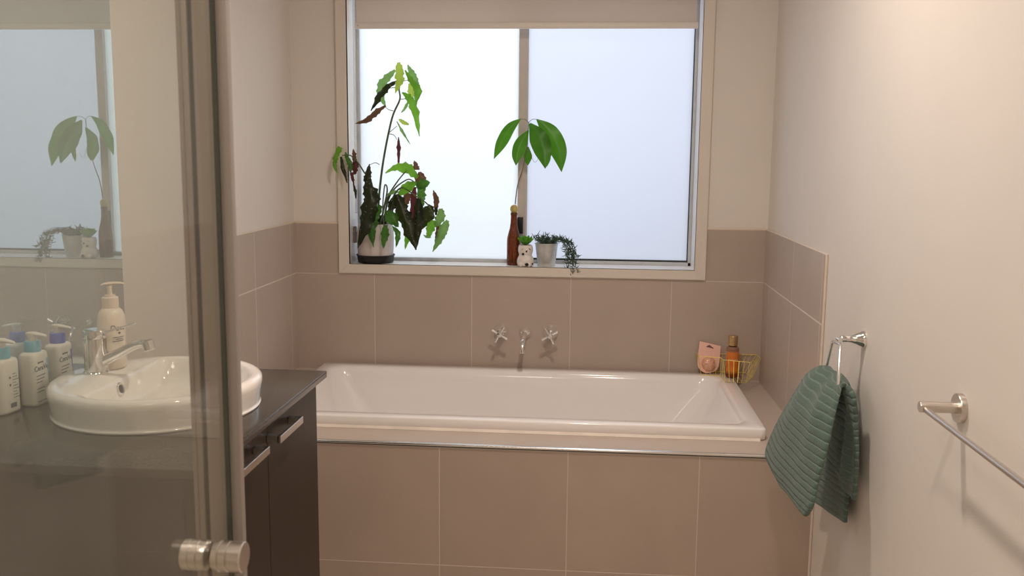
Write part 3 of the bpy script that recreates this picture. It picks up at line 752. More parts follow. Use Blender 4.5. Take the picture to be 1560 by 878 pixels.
f1, u1 = sheet(b, rows1, 34, 8, .013, 1.3); f2, u2 = sheet(b, rows2, 20, 10, .002, 4.1, .1)
uvl = b.loops.layers.uv.new('UVMap'); u1.update(u2)
for f in b.faces:
    for l in f.loops: l[uvl].uv = u1[l.vert]
tw = obj('hand_towel', b, MT['towel'], loc=(1.80, -1.34, .5), merge=False)
so = tw.modifiers.new('thickness', 'SOLIDIFY'); so.thickness = .012; so.offset = 0; so.use_rim = True
su_ = tw.modifiers.new('soften', 'SUBSURF'); su_.levels = 1; su_.render_levels = 1
tag(tw, 'sage green ribbed hand towel hanging over the towel ring', 'towel')

# towel rail
rc2 = PX(1466, 622, W); rl = thing('towel_rail', rc2, 'brushed steel towel rail on the right wall in the foreground', 'towel rail')
b = NB(); lathe(b, rc2, [(0, 0), (.0275, 0), (.0275, .010), (.0265, .0115), (0, .0115)], 40, (-1, 0, 0)); obj('wall_flange', b, MT['steel'], rl)
b = NB(); lathe(b, rc2+Vector((-.0115, 0, 0)), [(0, 0), (.0105, 0), (.0105, .0645), (.0098, .066), (0, .066)], 32, (-1, 0, 0)); obj('arm', b, MT['steel'], rl)
ry2 = rc2.y-.62
bxx = rc2.x-.0115-.057
b = NB(); tube(b, [(bxx, rc2.y-.006, rc2.z-.003), (bxx, ry2, rc2.z-.003)], .0055, 20); obj('rail_bar', b, MT['steel'], rl)
o2 = Vector((W, ry2, rc2.z))
b = NB(); lathe(b, o2, [(0, 0), (.0275, 0), (.0275, .010), (.0265, .0115), (0, .0115)], 40, (-1, 0, 0)); obj('wall_flange', b, MT['steel'], rl)
b = NB(); lathe(b, o2+Vector((-.0115, 0, 0)), [(0, 0), (.0105, 0), (.0105, .0645), (.0098, .066), (0, .066)], 32, (-1, 0, 0)); obj('arm', b, MT['steel'], rl)

# ================================================================== PLANTS ON THE SILL
G = {
 'bright': leaf_mat('leaf_bright_green', (.09, .26, .02), (.28, .62, .05)),
 'yellow': leaf_mat('leaf_yellow_green', (.26, .38, .04), (.62, .80, .12)),
 'light': leaf_mat('leaf_light_green', (.12, .24, .06), (.30, .52, .14)),
 'mid': leaf_mat('leaf_mid_green', (.05, .14, .025), (.10, .28, .03), True),
 'dark': leaf_mat('leaf_dark_spotted', (.016, .027, .011), (.035, .036, .007), True),
 'brown': leaf_mat('leaf_brown', (.075, .040, .022), (.20, .085, .04)),
 'red': leaf_mat('leaf_dark_red', (.07, .018, .018), (.16, .03, .03)),
 'avo': leaf_mat('leaf_avocado', (.05, .16, .013), (.10, .33, .016)),
 'rosette': leaf_mat('leaf_rosette', (.15, .42, .05), (.42, .78, .12)),
 'needle': leaf_mat('leaf_grey_green', (.15, .22, .165), (.26, .36, .25)),
}
stemM = mat('plant_stem', (.09, .12, .05), .5, var=.2); stemB = mat('plant_stem_brown', (.16, .11, .06), .6, var=.2)
def leaf(parent, mid, wid, y, dy, m, fold=.5, wav=.0, serr=0.0, seed=0, name='leaf'):
    """mid: midrib pixels surveyed on the plane y; dy: how far the tip comes forward; wid: half widths in px"""
    k = len(mid); rows = []
    pts = []
    for i, ((px, py), w_) in enumerate(zip(mid, wid)):
        t_ = i/(k-1)
        p = PY(px, py, y + dy*t_)
        pts.append((p.x, p.y, p.z, w_/375.0))
    S = cat(pts, 7); n = len(S); g = NB(); grid = []
    NC = 6
    for i, s in enumerate(S):
        p = Vector(s[:3]); a = Vector(S[max(i-1, 0)][:3]); c_ = Vector(S[min(i+1, n-1)][:3])
        d = (c_-a).normalized(); q = Vector((0, 1, 0)).cross(d); q = q.normalized() if q.length > 1e-4 else Vector((1, 0, 0))
        w_ = max(s[3], .0004); line = []
        for j in range(-NC, NC+1):
            u_ = j/NC; wl = w_
            if serr:
                wl = w_*(1+.38*noise.noise(Vector((i*.42, seed*3.1, 5 if j > 0 else 9)))*min(1, i/4)*min(1, (n-1-i)/4))
                if abs(j) == NC: wl *= 1+serr*(1 if (i % 3) == 0 else -.4)
            off = fold*wl*abs(u_)**1.3 + wav*w_*math.sin(i*.9+seed+(1 if j > 0 else 2.4))*u_*u_
            line.append(g.verts.new(p + q*(u_*wl) + Vector((0, off, 0))))
        grid.append(line)
    for a, c_ in zip(grid[:-1], grid[1:]):
        for j in range(2*NC): g.faces.new((a[j], a[j+1], c_[j+1], c_[j]))
    return obj(name, g, m, parent, sharp=80, merge=False)

# --- begonia in a pale pot
pc = Vector((.3235, .061, WZ0))
pot = thing('potted_begonia', pc, 'tall spotted begonia with drooping browned leaves in a pale pot on the sill', 'potted plant')
b = NB(); lathe(b, pc, [(0, .0), (.068, .0), (.0725, .003), (.0765, .028), (.0795, .031), (.0795, .034), (.0770, .034), (.072, .012), (0, .008)], 40); tag(obj('saucer', b, MT['black'], pot), 'black saucer')
b = NB(); lathe(b, pc+Vector((0, 0, .009)), [(0, 0), (.066, 0), (.0705, .004), (.0745, .05), (.0760, .09), (.0745, .125), (.0705, .148), (.0680, .152), (.0655, .150), (.0670, .130), (0, .128)], 44)
obj('pot', b, mat('pale_stone_pot', (.62, .56, .545), .45, var=.10, nscale=16), pot)
b = NB(); lathe(b, pc+Vector((-.008, .004, .100)), [(0, 0), (.050, 0), (.0555, .078), (.0580, .079), (.0580, .091), (.0565, .092), (.0545, .091), (.0530, .06), (0, .06)], 36); tag(obj('nursery_pot', b, MT['black'], pot), 'black inner pot')
b = NB(); lathe(b, pc+Vector((-.008, .004, .176)), [(0, .006), (.04, .004), (.0540, .001)], 30); obj('soil', b, mat('potting_soil', (.03, .02, .014), .95, var=.4, nscale=120), pot)
def stem(parent, pts, r0, r1, m=stemM, name='stem'):
    P3 = cat([tuple(PY(px, py, y)) for px, py, y in pts], 5); n = len(P3)
    g = NB(); tube(g, P3, [r0+(r1-r0)*i/(n-1) for i in range(n)], 8); return obj(name, g, m, parent)
stem(pot, [(575, 352, .058), (577, 305, .056), (584, 245, .05), (597, 181, .04), (609, 152, .04), (608, 136, .04), (611, 122, .04)], .0052, .0028)
stem(pot, [(570, 350, .05), (567, 283, .03), (555, 263, -.01), (545.5, 248.5, -.035), (534, 237, -.05), (521, 237, -.055)], .0040, .0020)
stem(pot, [(579, 350, .06), (585, 318, .05), (592, 298, .04), (601, 283, .03), (613, 267, .02), (622, 259, .02)], .0040, .0022)
stem(pot, [(582, 352, .07), (590, 310, .05), (600, 289, .04), (616, 276, .03), (626, 274, .03), (640, 285, .03)], .0040, .0020)
stem(pot, [(584, 352, .05), (597, 305, .02), (612, 286, .0), (632, 298, -.01), (650, 310, -.02), (658, 322, -.03), (664, 335, -.03)], .0038, .0020)
stem(pot, [(577, 352, .03), (584, 320, .0), (590, 290, -.02), (586, 283, -.03), (583, 318, -.04), (585, 345, -.045)], .0036, .0022)
for a in ([(603, 133, .04), (595, 134, .035), (589, 133, .03)], [(599, 169, .04), (592, 167, .03), (586, 162, .025)], [(611, 124, .04), (617, 123, .035), (622, 122, .03)], [(609, 151, .04), (615, 151, .03), (620, 149, .025)],
          [(592, 203, .042), (599, 197, .035), (605, 192, .03)], [(593, 204, .042), (600, 206, .036), (605, 213, .03)], [(578, 251, .05), (572, 248, .045), (564, 251, .035)]):
    stem(pot, a, .0016, .0011)
LV = [
 ([(607, 95), (608, 109), (608, 124), (602, 142)], [2.5, 6.5, 6, .5], .04, -.03, 'yellow', .3),
 ([(602, 107), (587, 121), (579, 136), (582, 151), (588, 163)], [2, 6, 6, 4, .5], .07, -.02, 'light', .4),
 ([(604, 124), (589, 133), (576, 149), (565, 169)], [1.5, 4.5, 4.5, .6], .03, -.03, 'dark', .8),
 ([(587, 161), (573, 171), (558, 183), (541, 188.5)], [1.5, 4.2, 4, .4], .025, -.035, 'brown', .8),
 ([(621, 99), (627, 112), (632, 126), (635, 142), (632, 158)], [1, 5, 5.5, 4.5, .7], .05, -.02, 'light', .4),
 ([(617, 107), (626, 123), (636, 137), (634, 156)], [1, 4, 5, 1.5], .03, -.03, 'bright', .5),
 ([(624, 127), (627, 140), (627, 153)], [2, 6, .8], .06, -.02, 'yellow', .4),
 ([(612.5, 141), (622, 149), (631, 167), (639, 208)], [1, 5, 6, .4], .025, -.03, 'bright', .6),
 ([(621, 157), (616, 166), (611, 172)], [2, 2, .3], .05, 0, 'light', .4),
 ([(607.5, 182), (615, 186.5), (623, 190)], [1, 3.4, 1], .03, -.01, 'yellow', .5),
 ([(604.5, 185), (613, 201), (625, 220)], [.6, 2, .3], .03, -.01, 'light', .6),
 ([(607, 209), (607, 228), (607, 252)], [.7, 3, .8], .03, 0, 'red', .8),
 # left drooping cluster
 ([(518, 224), (511.5, 238), (509.5, 251), (513.5, 264)], [4, 4, 3.2, .6], -.055, -.02, 'bright', .6),
 ([(519, 239), (522, 257), (529, 279)], [1.5, 3, .8], -.06, -.01, 'dark', .8),
 ([(526, 232), (528, 240), (533, 252), (534, 263)], [1, 3, 4, 1], -.055, -.01, 'mid', .7),
 ([(538, 227), (539, 236), (540, 246)], [.5, 3, 3], -.04, 0, 'brown', .6),
 ([(540, 246), (541, 256), (540, 266)], [3, 4.5, 1.5], -.045, 0, 'red', .5),
 ([(535, 263), (537, 272), (539, 281)], [2.5, 2.4, .8], -.045, 0, 'red', .6),
 ([(538, 280), (541, 292), (542, 303)], [1, 2.2, .5], -.03, 0, 'dark', .8),
 # big dark leaf and companions around the pot
 ([(563, 250), (560, 265), (559, 280), (564, 304), (557, 340), (545, 378)], [.7, 5, 6.5, 12, 10, .6], .01, -.10, 'dark', .5),
 ([(580, 313), (569, 332), (565, 350), (569, 377)], [3, 8, 7, .4], -.02, -.03, 'mid', .5),
 ([(588, 322), (597, 334), (607, 346)], [3, 10, .8], -.025, -.02, 'mid', .5),
 ([(587, 343), (585, 360), (584, 378)], [3, 6, .8], -.04, -.01, 'mid', .7),
 ([(598, 345), (606, 358), (603, 377)], [1, 4.5, .4], -.02, -.02, 'mid', .6),
 ([(604, 296), (612, 322), (623, 350), (634, 381)], [4, 11, 9.5, .8], .0, -.05, 'dark', .6),
 ([(601, 299), (597, 312), (594, 326)], [2, 6.5, 3], .02, -.02, 'dark', .6),
 ([(631, 285), (629, 312), (628, 340)], [3, 5, 3], .02, -.02, 'red', .8),
 ([(637, 302), (636, 340), (633, 381)], [4, 7, 1], -.01, -.03, 'dark', .7),
 ([(657, 313), (648, 330), (637, 353)], [4, 11, .8], .01, -.02, 'dark', .4),
 ([(618, 352), (620, 362), (617, 380)], [2, 4.5, .4], .03, -.02, 'bright', .5),
 ([(587, 264), (602, 255.5), (620, 257), (636, 271)], [.7, 4.5, 8, 2.5], .02, -.02, 'bright', .45),
 ([(608, 297), (620, 286), (634, 278)], [2.5, 8.5, 1.5], .0, -.02, 'bright', .4),
 ([(634, 284), (645, 280), (655, 278)], [4, 8.5, .8], .0, -.01, 'mid', .4),
 ([(643, 282), (641, 300), (644, 314)], [6, 6.5, 2], .01, -.01, 'mid', .5),
 ([(631, 245), (633, 252), (633, 259)], [.7, 4, 5.5], .03, -.01, 'brown', .5),
 ([(639, 262), (640, 272), (634, 283)], [2, 8, 4], .03, -.01, 'brown', .5),
 ([(622, 294), (618, 305), (615, 318)], [6, 6, 1], .03, -.01, 'brown', .5),
 ([(660, 290), (664, 304), (664, 318)], [.8, 4.2, 2.5], -.02, 0, 'brown', .7),
 ([(664, 316), (664, 328)], [3, 1.6], -.02, 0, 'dark', .7),
 ([(671, 318), (671, 330), (664, 344)], [3, 6, 4], -.03, -.01, 'light', .4),
 ([(665, 339), (656, 346), (653, 360)], [4, 7, 3], -.03, -.01, 'bright', .4),
 ([(656, 360), (650, 361), (645, 358)], [2.5, 2.2, .4], -.03, 0, 'light', .6),
 ([(682, 336), (675, 350), (668, 366), (659, 384)], [2.5, 7, 5.5, .5], -.035, -.02, 'light', .5),
 ([(667, 343), (666, 358), (664, 372)], [2, 3.6, 1], -.03, -.005, 'brown', .6),
 ([(589, 298), (599, 293), (611, 293)], [1, 2.8, .6], .03, -.01, 'light', .6),
]
for i, (mid, wid, y, dy, mm, fo) in enumerate(LV):
    leaf(pot, mid, wid, y, dy, G[mm], fo, .45, .16, i*1.7)

# --- amber bottle with a sprouting avocado seed
bc = Vector((.8962, .060, WZ0))
b = NB()
amb = nodes('amber_glass'); m_, nt2, out2 = amb
ag = nt2.nodes.new('ShaderNodeBsdfGlossy'); ag.inputs['Roughness'].default_value = .06
at_ = nt2.nodes.new('ShaderNodeBsdfTransparent'); at_.inputs['Color'].default_value = (.46, .135, .022, 1)
ad = nt2.nodes.new('ShaderNodeBsdfDiffuse'); ad.inputs['Color'].default_value = (.16, .05, .012, 1)
fr_ = schlick(nt2, .05)
_f = nt2.nodes.new('ShaderNodeMath'); _f.operation = 'MINIMUM'; _f.inputs[1].default_value = .16; nt2.links.new(fr_, _f.inputs[0]); fr_ = _f.outputs[0]
n1 = nt2.nodes.new('ShaderNodeTexNoise'); n1.inputs['Scale'].default_value = 25
x1_ = nt2.nodes.new('ShaderNodeMixShader'); x1_.inputs[0].default_value = .35
x2_ = nt2.nodes.new('ShaderNodeMixShader')
nt2.links.new(n1.outputs['Fac'], x1_.inputs[0]); nt2.links.new(at_.outputs[0], x1_.inputs[1]); nt2.links.new(ad.outputs[0], x1_.inputs[2])
nt2.links.new(fr_, x2_.inputs[0]); nt2.links.new(x1_.outputs[0], x2_.inputs[1]); nt2.links.new(ag.outputs[0], x2_.inputs[2]); nt2.links.new(x2_.outputs[0], out2.inputs['Surface'])
lathe(b, bc, [(0, .003), (.022, .001), (.0258, .0005), (.0275, .005), (.0280, .02), (.0280, .095), (.0268, .112), (.0225, .130), (.0172, .150), (.0140, .172), (.0128, .196), (.0128, .203), (.0143, .204), (.0143, .212), (.0130, .2145), (.0095, .2145), (.0095, .205)], 36)
bo = obj('glass_bottle', b, m_, loc=bc); tag(bo, 'brown glass bottle on the window sill with an avocado seed sitting on its mouth', 'bottle')
sb = bc+Vector((0, 0, .2145)); sd_ = Vector((sb.x+.001, sb.y, sb.z+.014))
av = thing('avocado_seedling', sd_-Vector((0, 0, .014)), 'avocado seedling with six drooping green leaves growing from a seed on the brown bottle', 'plant')
b = NB(); lathe(b, sd_-Vector((0, 0, .0165)), [(0, 0), (.008, .0012), (.0145, .006), (.0172, .014), (.0168, .022), (.0125, .030), (.006, .0335), (0, .0342)], 28)
for v in b.verts:
    if v.co.x > sd_.x+.009: v.co.x -= .002
obj('seed', b, mat('avocado_seed', (.52, .42, .14), .6, var=.25, nscale=60), av)
stem(av, [(785, 311, .060), (785.5, 304, .060), (788.5, 283, .058), (796, 258, .055), (803, 222, .052), (805.4, 186, .05)], .0022, .0016, stemB)
stem(av, [(805.3, 187, .05), (800, 182, .045), (793, 181.5, .04)], .0012, .0009, stemB); stem(av, [(805.3, 187, .05), (811, 182, .045), (818, 182, .04)], .0012, .0009, stemB)
stem(av, [(804, 226, .052), (813, 246, .06), (818, 245, .062), (820, 240, .064)], .0008, .0005, stemB)
for mid, wid, y, dy, fo in [([(793, 181.5), (777, 195), (763, 219), (752.5, 242)], [.8, 7.5, 8, .4], .04, -.03, .4), ([(805, 199), (794, 217), (787.5, 236), (786, 252)], [1, 9, 8, .4], .045, -.04, .35),
                       ([(807, 188), (819, 208), (828, 233), (830.6, 257)], [1.5, 13.5, 12.5, .4], .03, -.06, .3), ([(817.7, 182), (837, 202), (851, 231), (855.5, 262)], [1, 13, 12.5, .4], .04, -.03, .3),
                       ([(804, 224), (804, 239), (804, 252)], [1.5, 6.5, .6], .06, .01, .3), ([(833, 222), (835, 240), (833, 254)], [1.5, 4, .4], .075, .01, .4)]:
    leaf(av, mid, wid, y, dy, G['avo'], fo, .12, 0, mid[0][0])

# --- small white animal planter with a rosette succulent
ac = Vector((.9475, .017, WZ0))
ap = thing('animal_planter', ac, 'small white dog-shaped planter with black spots holding a green rosette succulent', 'potted plant')
b = NB(); lathe(b, ac, [(0, .0003), (.026, .0003), (.031, .003), (.0345, .012), (.0350, .022), (.0325, .034), (.0270, .044), (.0262, .048), (.0285, .054), (.0305, .064), (.0300, .076), (.0272, .086), (.0250, .0875), (.0235, .086), (.0235, .078), (0, .076)], 36)
for s in (-1, 1):                                     # little feet
    bmesh.ops.create_uvsphere(b, u_segments=14, v_segments=10, radius=.0105, matrix=Matrix.Translation(ac+Vector((s*.016, -.028, .0106))))
white = mat('glazed_white', (.80, .74, .69), .12, var=.02, coat=.4); blackg = mat('glazed_black', (.010, .009, .009), .2)
obj('pot', b, white, ap, merge=False)
def dot(c_, r, d=(0, -1, 0), sq=.45, n=12):
    bmesh.ops.create_uvsphere(b, u_segments=12, v_segments=8, radius=1, matrix=Matrix.Translation(c_) @ Vector(d).to_track_quat('Z', 'Y').to_matrix().to_4x4() @ Matrix.Diagonal((r[0], r[1], .0018, 1)))
for nm, args in (('black_spot', (ac+Vector((.0060, -.0298, .0640)), (.0040, .0040))), ('black_nose', (ac+Vector((-.0075, -.0292, .0530)), (.0052, .0048))),
                 ('black_spot', (ac+Vector((.0085, -.0392, .0120)), (.0078, .0066))), ('black_spot', (ac+Vector((.0300, -.0178, .0130)), (.004, .004), (.8, -.6, 0)))):
    b = NB(); dot(*args); obj(nm, b, blackg, ap, merge=False)
for cx_, s in ((-.0075, 1), (.0155, -1)):
    b = NB(); tube(b, [ac+Vector((cx_-.0055*s, -.0285+abs(cx_)*.35, .0705)), ac+Vector((cx_-.001*s, -.0300+abs(cx_)*.33, .0745)), ac+Vector((cx_+.0045*s, -.0295+abs(cx_)*.33, .0745))], .0016, 8)
    obj('brow', b, blackg, ap, merge=False)
b = NB()
random.seed(3)
for rI, (nn, el, ln) in enumerate(((9, .66, .043), (8, .90, .044), (7, 1.15, .038), (4, 1.38, .026))):
    for k in range(nn):
        a = 2*PI*(k+.5*rI)/nn; d = Vector((math.cos(a)*math.cos(el), math.sin(a)*math.cos(el), math.sin(el))); q = Vector((-math.sin(a), math.cos(a), 0)); u_ = d.cross(q)
        o_ = ac+Vector((0, 0, .084)); rg = []
        for s, wd in ((0, .0030), (.3, .0068), (.6, .0092), (.82, .0074), (.96, .0028), (1, .0006)):
            c_ = o_+d*(ln*s)+Vector((0, 0, .006*s*s))
            rg.append([c_+q*(wd*math.cos(2*PI*j/8))+u_*(wd*.35*math.sin(2*PI*j/8)) for j in range(8)])
        loft(b, rg, True, True)
obj('rosette', b, G['rosette'], ap, merge=False)

# --- little zinc bucket with trailing plant
kc2 = Vector((1.0310, .050, WZ0))
kp = thing('bucket_planter', kc2, 'small zinc bucket with a trailing grey-green plant on the window sill', 'potted plant')
b = NB(); lathe(b, kc2, [(0, .003), (.033, .003), (.0335, .0004), (.0350, .0008), (.0352, .006), (.0362, .008), (.0462, .089), (.0485, .0905), (.0485, .0935), (.0465, .0940), (.0450, .091), (.0445, .080), (0, .078)], 40)
zinc = mat('zinc_sheet', (.66, .68, .66), .4, metal=.6, var=.10, nscale=28)
obj('bucket', b, zinc, kp)
b = NB(); random.seed(11)
def sprig(pts, nl, ln):
    P3 = cat(pts, 5); tube(b, P3, [.0014-.0007*i/(len(P3)-1) for i in range(len(P3))], 5)
    for k in range(nl):
        t_ = (k+.5)/nl*(len(P3)-1); i = int(t_); p = Vector(P3[i]).lerp(Vector(P3[min(i+1, len(P3)-1)]), t_-i)
        d = Vector((random.uniform(-1, 1), random.uniform(-1, .6), random.uniform(-.35, 1))).normalized()
        L_ = ln*random.uniform(.6, 1.2); bend = Vector((random.uniform(-.3, .3), 0, random.uniform(-.3, .5)))
        tube(b, [p, p+d*L_*.5, p+d*L_+bend*L_*.5], [.0019, .0017, .0005], 5)
c0 = kc2+Vector((0, 0, .084))
for k in range(20):                                   # tuft over the rim
    a = random.uniform(0, 2*PI); r_ = random.uniform(.01, .042)
    sprig([tuple(c0+Vector((r_*.4*math.cos(a), r_*.4*math.sin(a), -.003))), tuple(c0+Vector((r_*.8*math.cos(a), r_*.8*math.sin(a), .016))), tuple(c0+Vector((r_*1.15*math.cos(a)-.004, r_*1.1*math.sin(a), .024+random.uniform(0, .018))))], 13, .021)
for k in range(12):                                   # stems that spill to the right and hang
    fx = random.uniform(-.014, .026); hang = random.uniform(.015, .095) if k > 2 else .095
    yy = random.uniform(-.055, -.02)
    sprig([tuple(c0+Vector((.012, -.005, .004))), tuple(c0+Vector((.045+fx*.5, yy*.5, .026))), tuple(c0+Vector((.078+fx, yy, .018))), tuple(c0+Vector((.092+fx, yy-.008, -.010-hang*.25))), tuple(c0+Vector((.098+fx, yy-.016, -.013-hang*.6))), tuple(c0+Vector((.100+fx*1.2, yy-.022, -.008-hang)))], 28 if hang > .06 else 20, .021)
obj('trailing_foliage', b, G['needle'], kp, merge=False)

# ================================================================== BASKET + CONTENTS ON THE BATH CORNER
gold = mat('gold_wire', (.88, .72, .17), .35, metal=.35, var=.05)
KZ = RZ+.0018
topz = KZ+.074
TP = [PZ(x, y, topz) for x, y in ((1057.5, 533), (1064.5, 543), (1098, 545), (1102, 548.5), (1142.5, 552.5), (1159, 546), (1141, 527), (1098, 524), (1070, 527))]
BP = [PZ(x, y, KZ) for x, y in ((1066, 563), (1068, 571), (1098, 573), (1105, 582.5), (1136, 583.5), (1146, 575), (1132, 564), (1098, 560), (1076, 558))]
for lst in (TP, BP):
    for p in lst: p.y = min(p.y, -.016); p.x = min(p.x, W-.013)
ctr = sum(BP, Vector())/len(BP)
wb = thing('wire_basket', ctr, 'gold wire basket on the right back corner of the bath', 'basket')
b = NB(); n = len(TP)
tube(b, TP, .0013, 8, closed=True); obj('top_rim', b, gold, wb)
b = NB(); tube(b, BP, .0013, 8, closed=True); obj('base_rim', b, gold, wb)
b = NB()
for i in range(n):
    j = (i+1) % n; ln = (TP[j]-TP[i]).length; m_n = max(1, round(ln/.020))
    for s in range(m_n): tube(b, [TP[i].lerp(TP[j], s/m_n), BP[i].lerp(BP[j], s/m_n)], .0009, 6)
for s in range(1, 9):
    t_ = s/9; xx = BP[0].x+.012+(BP[5].x-BP[0].x-.03)*t_
    # floor wires between the front and the back of the base
    def ycross(x, front):
        ys = []
        for i in range(n):
            a, c_ = BP[i], BP[(i+1) % n]
            if (a.x-x)*(c_.x-x) < 0: ys.append(a.y+(c_.y-a.y)*(x-a.x)/(c_.x-a.x))
        return (min(ys) if front else max(ys)) if ys else None
    ya, yb = ycross(xx, True), ycross(xx, False)
    if ya is not None and yb is not None: tube(b, [(xx, ya, KZ), (xx, yb, KZ)], .0009, 6)
obj('wire_mesh', b, gold, wb, merge=False)

# amber mist bottle
mb = PZ(1114.5, 574, KZ+.0016); mb = Vector((mb.x, min(mb.y, -.06), KZ+.0016))
ms_ = thing('mist_bottle', mb, 'orange body mist bottle with gold cap standing in the wire basket', 'bottle')
am2, ntA, oA = nodes('orange_liquid_bottle')
aG = ntA.nodes.new('ShaderNodeBsdfGlossy'); aG.inputs['Roughness'].default_value = .05
aD = ntA.nodes.new('ShaderNodeBsdfDiffuse'); aT = ntA.nodes.new('ShaderNodeBsdfTranslucent')
tcA = ntA.nodes.new('ShaderNodeTexCoord'); sxA = ntA.nodes.new('ShaderNodeSeparateXYZ'); rA = ntA.nodes.new('ShaderNodeValToRGB'); mA = ntA.nodes.new('ShaderNodeMath'); mA.operation = 'DIVIDE'; mA.inputs[1].default_value = .125
ntA.links.new(tcA.outputs['Object'], sxA.inputs[0]); ntA.links.new(sxA.outputs[2], mA.inputs[0]); ntA.links.new(mA.outputs[0], rA.inputs['Fac'])
cr = rA.color_ramp; cr.elements[0].position = 0; cr.elements[0].color = (.28, .05, .012, 1); cr.elements[1].position = 1; cr.elements[1].color = (.42, .24, .17, 1)
for pos, c_ in ((.10, (.30, .05, .01, 1)), (.22, (1.0, .36, .05, 1)), (.45, (1.0, .27, .035, 1)), (.78, (1.0, .32, .07, 1)), (.84, (.45, .22, .14, 1))):
    e_ = cr.elements.new(pos); e_.color = c_
ntA.links.new(rA.outputs['Color'], aD.inputs['Color']); ntA.links.new(rA.outputs['Color'], aT.inputs['Color'])
a1_ = ntA.nodes.new('ShaderNodeMixShader'); a1_.inputs[0].default_value = .35; ntA.links.new(aD.outputs[0], a1_.inputs[1]); ntA.links.new(aT.outputs[0], a1_.inputs[2])
a2_ = ntA.nodes.new('ShaderNodeMixShader'); fA = ntA.nodes.new('ShaderNodeFresnel'); ntA.links.new(fA.outputs[0], a2_.inputs[0]); ntA.links.new(a1_.outputs[0], a2_.inputs[1]); ntA.links.new(aG.outputs[0], a2_.inputs[2])
ntA.links.new(a2_.outputs[0], oA.inputs['Surface'])
b = NB(); lathe(b, mb, [(0, .0004), (.0215, .0004), (.0238, .003), (.0242, .010), (.0242, .108), (.0232, .115), (.0195, .119), (.0165, .120), (0, .120)], 36); obj('bottle_body', b, am2, ms_)
b = NB(); lathe(b, mb+Vector((0, 0, .1195)), [(0, 0), (.0155, 0), (.0155, .0065), (0, .0065)], 28); obj('neck', b, mat('dark_amber_neck', (.05, .018, .010), .25), ms_)
b = NB(); lathe(b, mb+Vector((0, 0, .1255)), [(0, 0), (.0178, 0), (.0182, .001), (.0182, .036), (.0172, .0375), (0, .038)], 36); obj('cap', b, mat('gold_cap', (.62, .42, .20), .28, metal=.85, var=.05), ms_, sharp=30)
b = NB(); 
for i in range(10):
    a, c_ = -2.4+.16*i, -2.4+.16*(i+1)
    b.faces.new([b.verts.new(mb+Vector((.0245*math.cos(q), .0245*math.sin(q), z))) for q, z in ((a, .070), (c_, .070), (c_, .0725), (a, .0725))])
obj('label_line', b, mat('label_pale_line', (.80, .50, .35), .5), ms_, smooth=False, merge=False, fixn=False)

# pink carded sponge pack leaning in the basket
pk0 = [PY(x, y, -.048) for x, y in ((1067, 525), (1099.5, 533), (1096.5, 556), (1092, 567), (1078, 571.5), (1067, 567), (1062.5, 556))]
cc = sum(pk0, Vector())/len(pk0)
zlo = min(p.z for p in pk0); lift = KZ+.002-zlo
pk = thing('gift_pack', (cc.x, -.052, KZ+.002), 'pink carded pack with a clear bubble leaning in the wire basket', 'package')
def lean(p):
    h = p.z-zlo; return Vector((p.x, -.052+h*.26+TILT*(p.x-cc.x), p.z+lift))
TILT = .15
def smooth_outline(ps):
    ps = [tuple(p) for p in ps]
    top = [ps[0], ps[1]]; low = cat([ps[1]]+ps[2:]+[ps[0]], 5)
    return [Vector(p) for p in low]
ol = smooth_outline(pk0)
pink = mat('pink_card', (.92, .57, .47), .55, var=.03)
b = NB(); front = [b.verts.new(lean(p)) for p in ol]; back_ = [b.verts.new(lean(p)+Vector((0, .0012, 0))) for p in ol]
b.faces.new(front); b.faces.new(back_[::-1])
for i in range(len(ol)): b.faces.new((front[i], back_[i], back_[(i+1) % len(ol)], front[(i+1) % len(ol)]))
obj('card', b, pink, pk, smooth=False, merge=False)
b = NB()
def cardpt(px, py, out=0): 
    p = lean(PY(px, py, -.048)); return p+Vector((0, -out, 0))
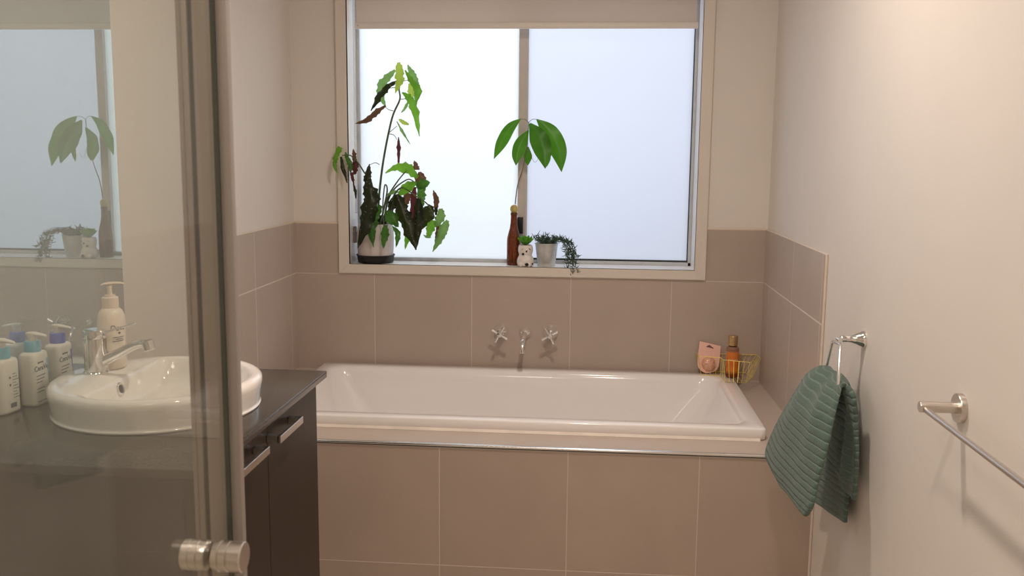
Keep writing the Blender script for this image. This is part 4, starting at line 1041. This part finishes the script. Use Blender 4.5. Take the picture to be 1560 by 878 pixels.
sl = [(1077.5, 532.5), (1080, 531.2), (1081.5, 530.6), (1082.8, 531.4), (1088, 535.3), (1087.6, 536.6), (1084, 535.2), (1081, 534.6), (1077.2, 533.6)]
b.faces.new([b.verts.new(cardpt(x, y, .0008)) for x, y in sl]); obj('hang_slot', b, mat('slot_shadow', (.20, .11, .09), .8), pk, smooth=False, fixn=False)
b = NB(); dc = cardpt(1079.5, 558, .0)
rose = mat('rose_gold_sponge', (.80, .44, .33), .28, metal=.15, var=.25, nscale=120, coat=.5)
lathe(b, dc+Vector((0, -.0006, 0)), [(.0285, 0), (.0275, .007), (.0225, .015), (.013, .020), (.004, .0212), (0, .021)], 32, (0, -1, .3))
bp_ = obj('bubble', b, rose, pk)

# ================================================================== LIGHTS
def disk(name, loc, power, size, col, spread=145):
    l = bpy.data.lights.new(name, 'AREA'); l.shape = 'DISK'; l.size = size; l.energy = power; l.color = col; l.spread = math.radians(spread)
    o = bpy.data.objects.new(name, l); COL.objects.link(o); o.location = loc; return o
WARM = (1.0, .86, .745)
disk('ceiling_lamp_or_fill', (1.22, -1.62, CEIL-.02), 16.0, .10, WARM, 178)
disk('ceiling_lamp_or_fill', (1.26, -2.78, CEIL-.02), 6.3, .10, WARM)
disk('ceiling_lamp_or_fill', (.72, -3.55, CEIL-.02), 9.0, .40, WARM)  # added soft fill, not a known fixture; flattens the light on the walls
l = bpy.data.lights.new('daylight', 'AREA'); l.shape = 'RECTANGLE'; l.size = 2.6; l.size_y = 2.2; l.energy = 32; l.color = (.93, .97, 1.0)
o = bpy.data.objects.new('daylight', l); COL.objects.link(o); o.location = (.78, .95, 1.95); o.rotation_euler = (math.radians(-90+8), 0, 0)
w = bpy.data.worlds.new('overcast_sky'); SC.world = w; w.use_nodes = True
bg = w.node_tree.nodes.get('Background'); bg.inputs[0].default_value = (.86, .93, 1, 1); bg.inputs[1].default_value = .6
SC.view_settings.view_transform = 'Standard'; SC.view_settings.look = 'None'; SC.view_settings.exposure = 0
SC.cycles.use_denoising = True
SC.cycles.max_bounces = 14; SC.cycles.transparent_max_bounces = 24; SC.cycles.diffuse_bounces = 6; SC.cycles.glossy_bounces = 6
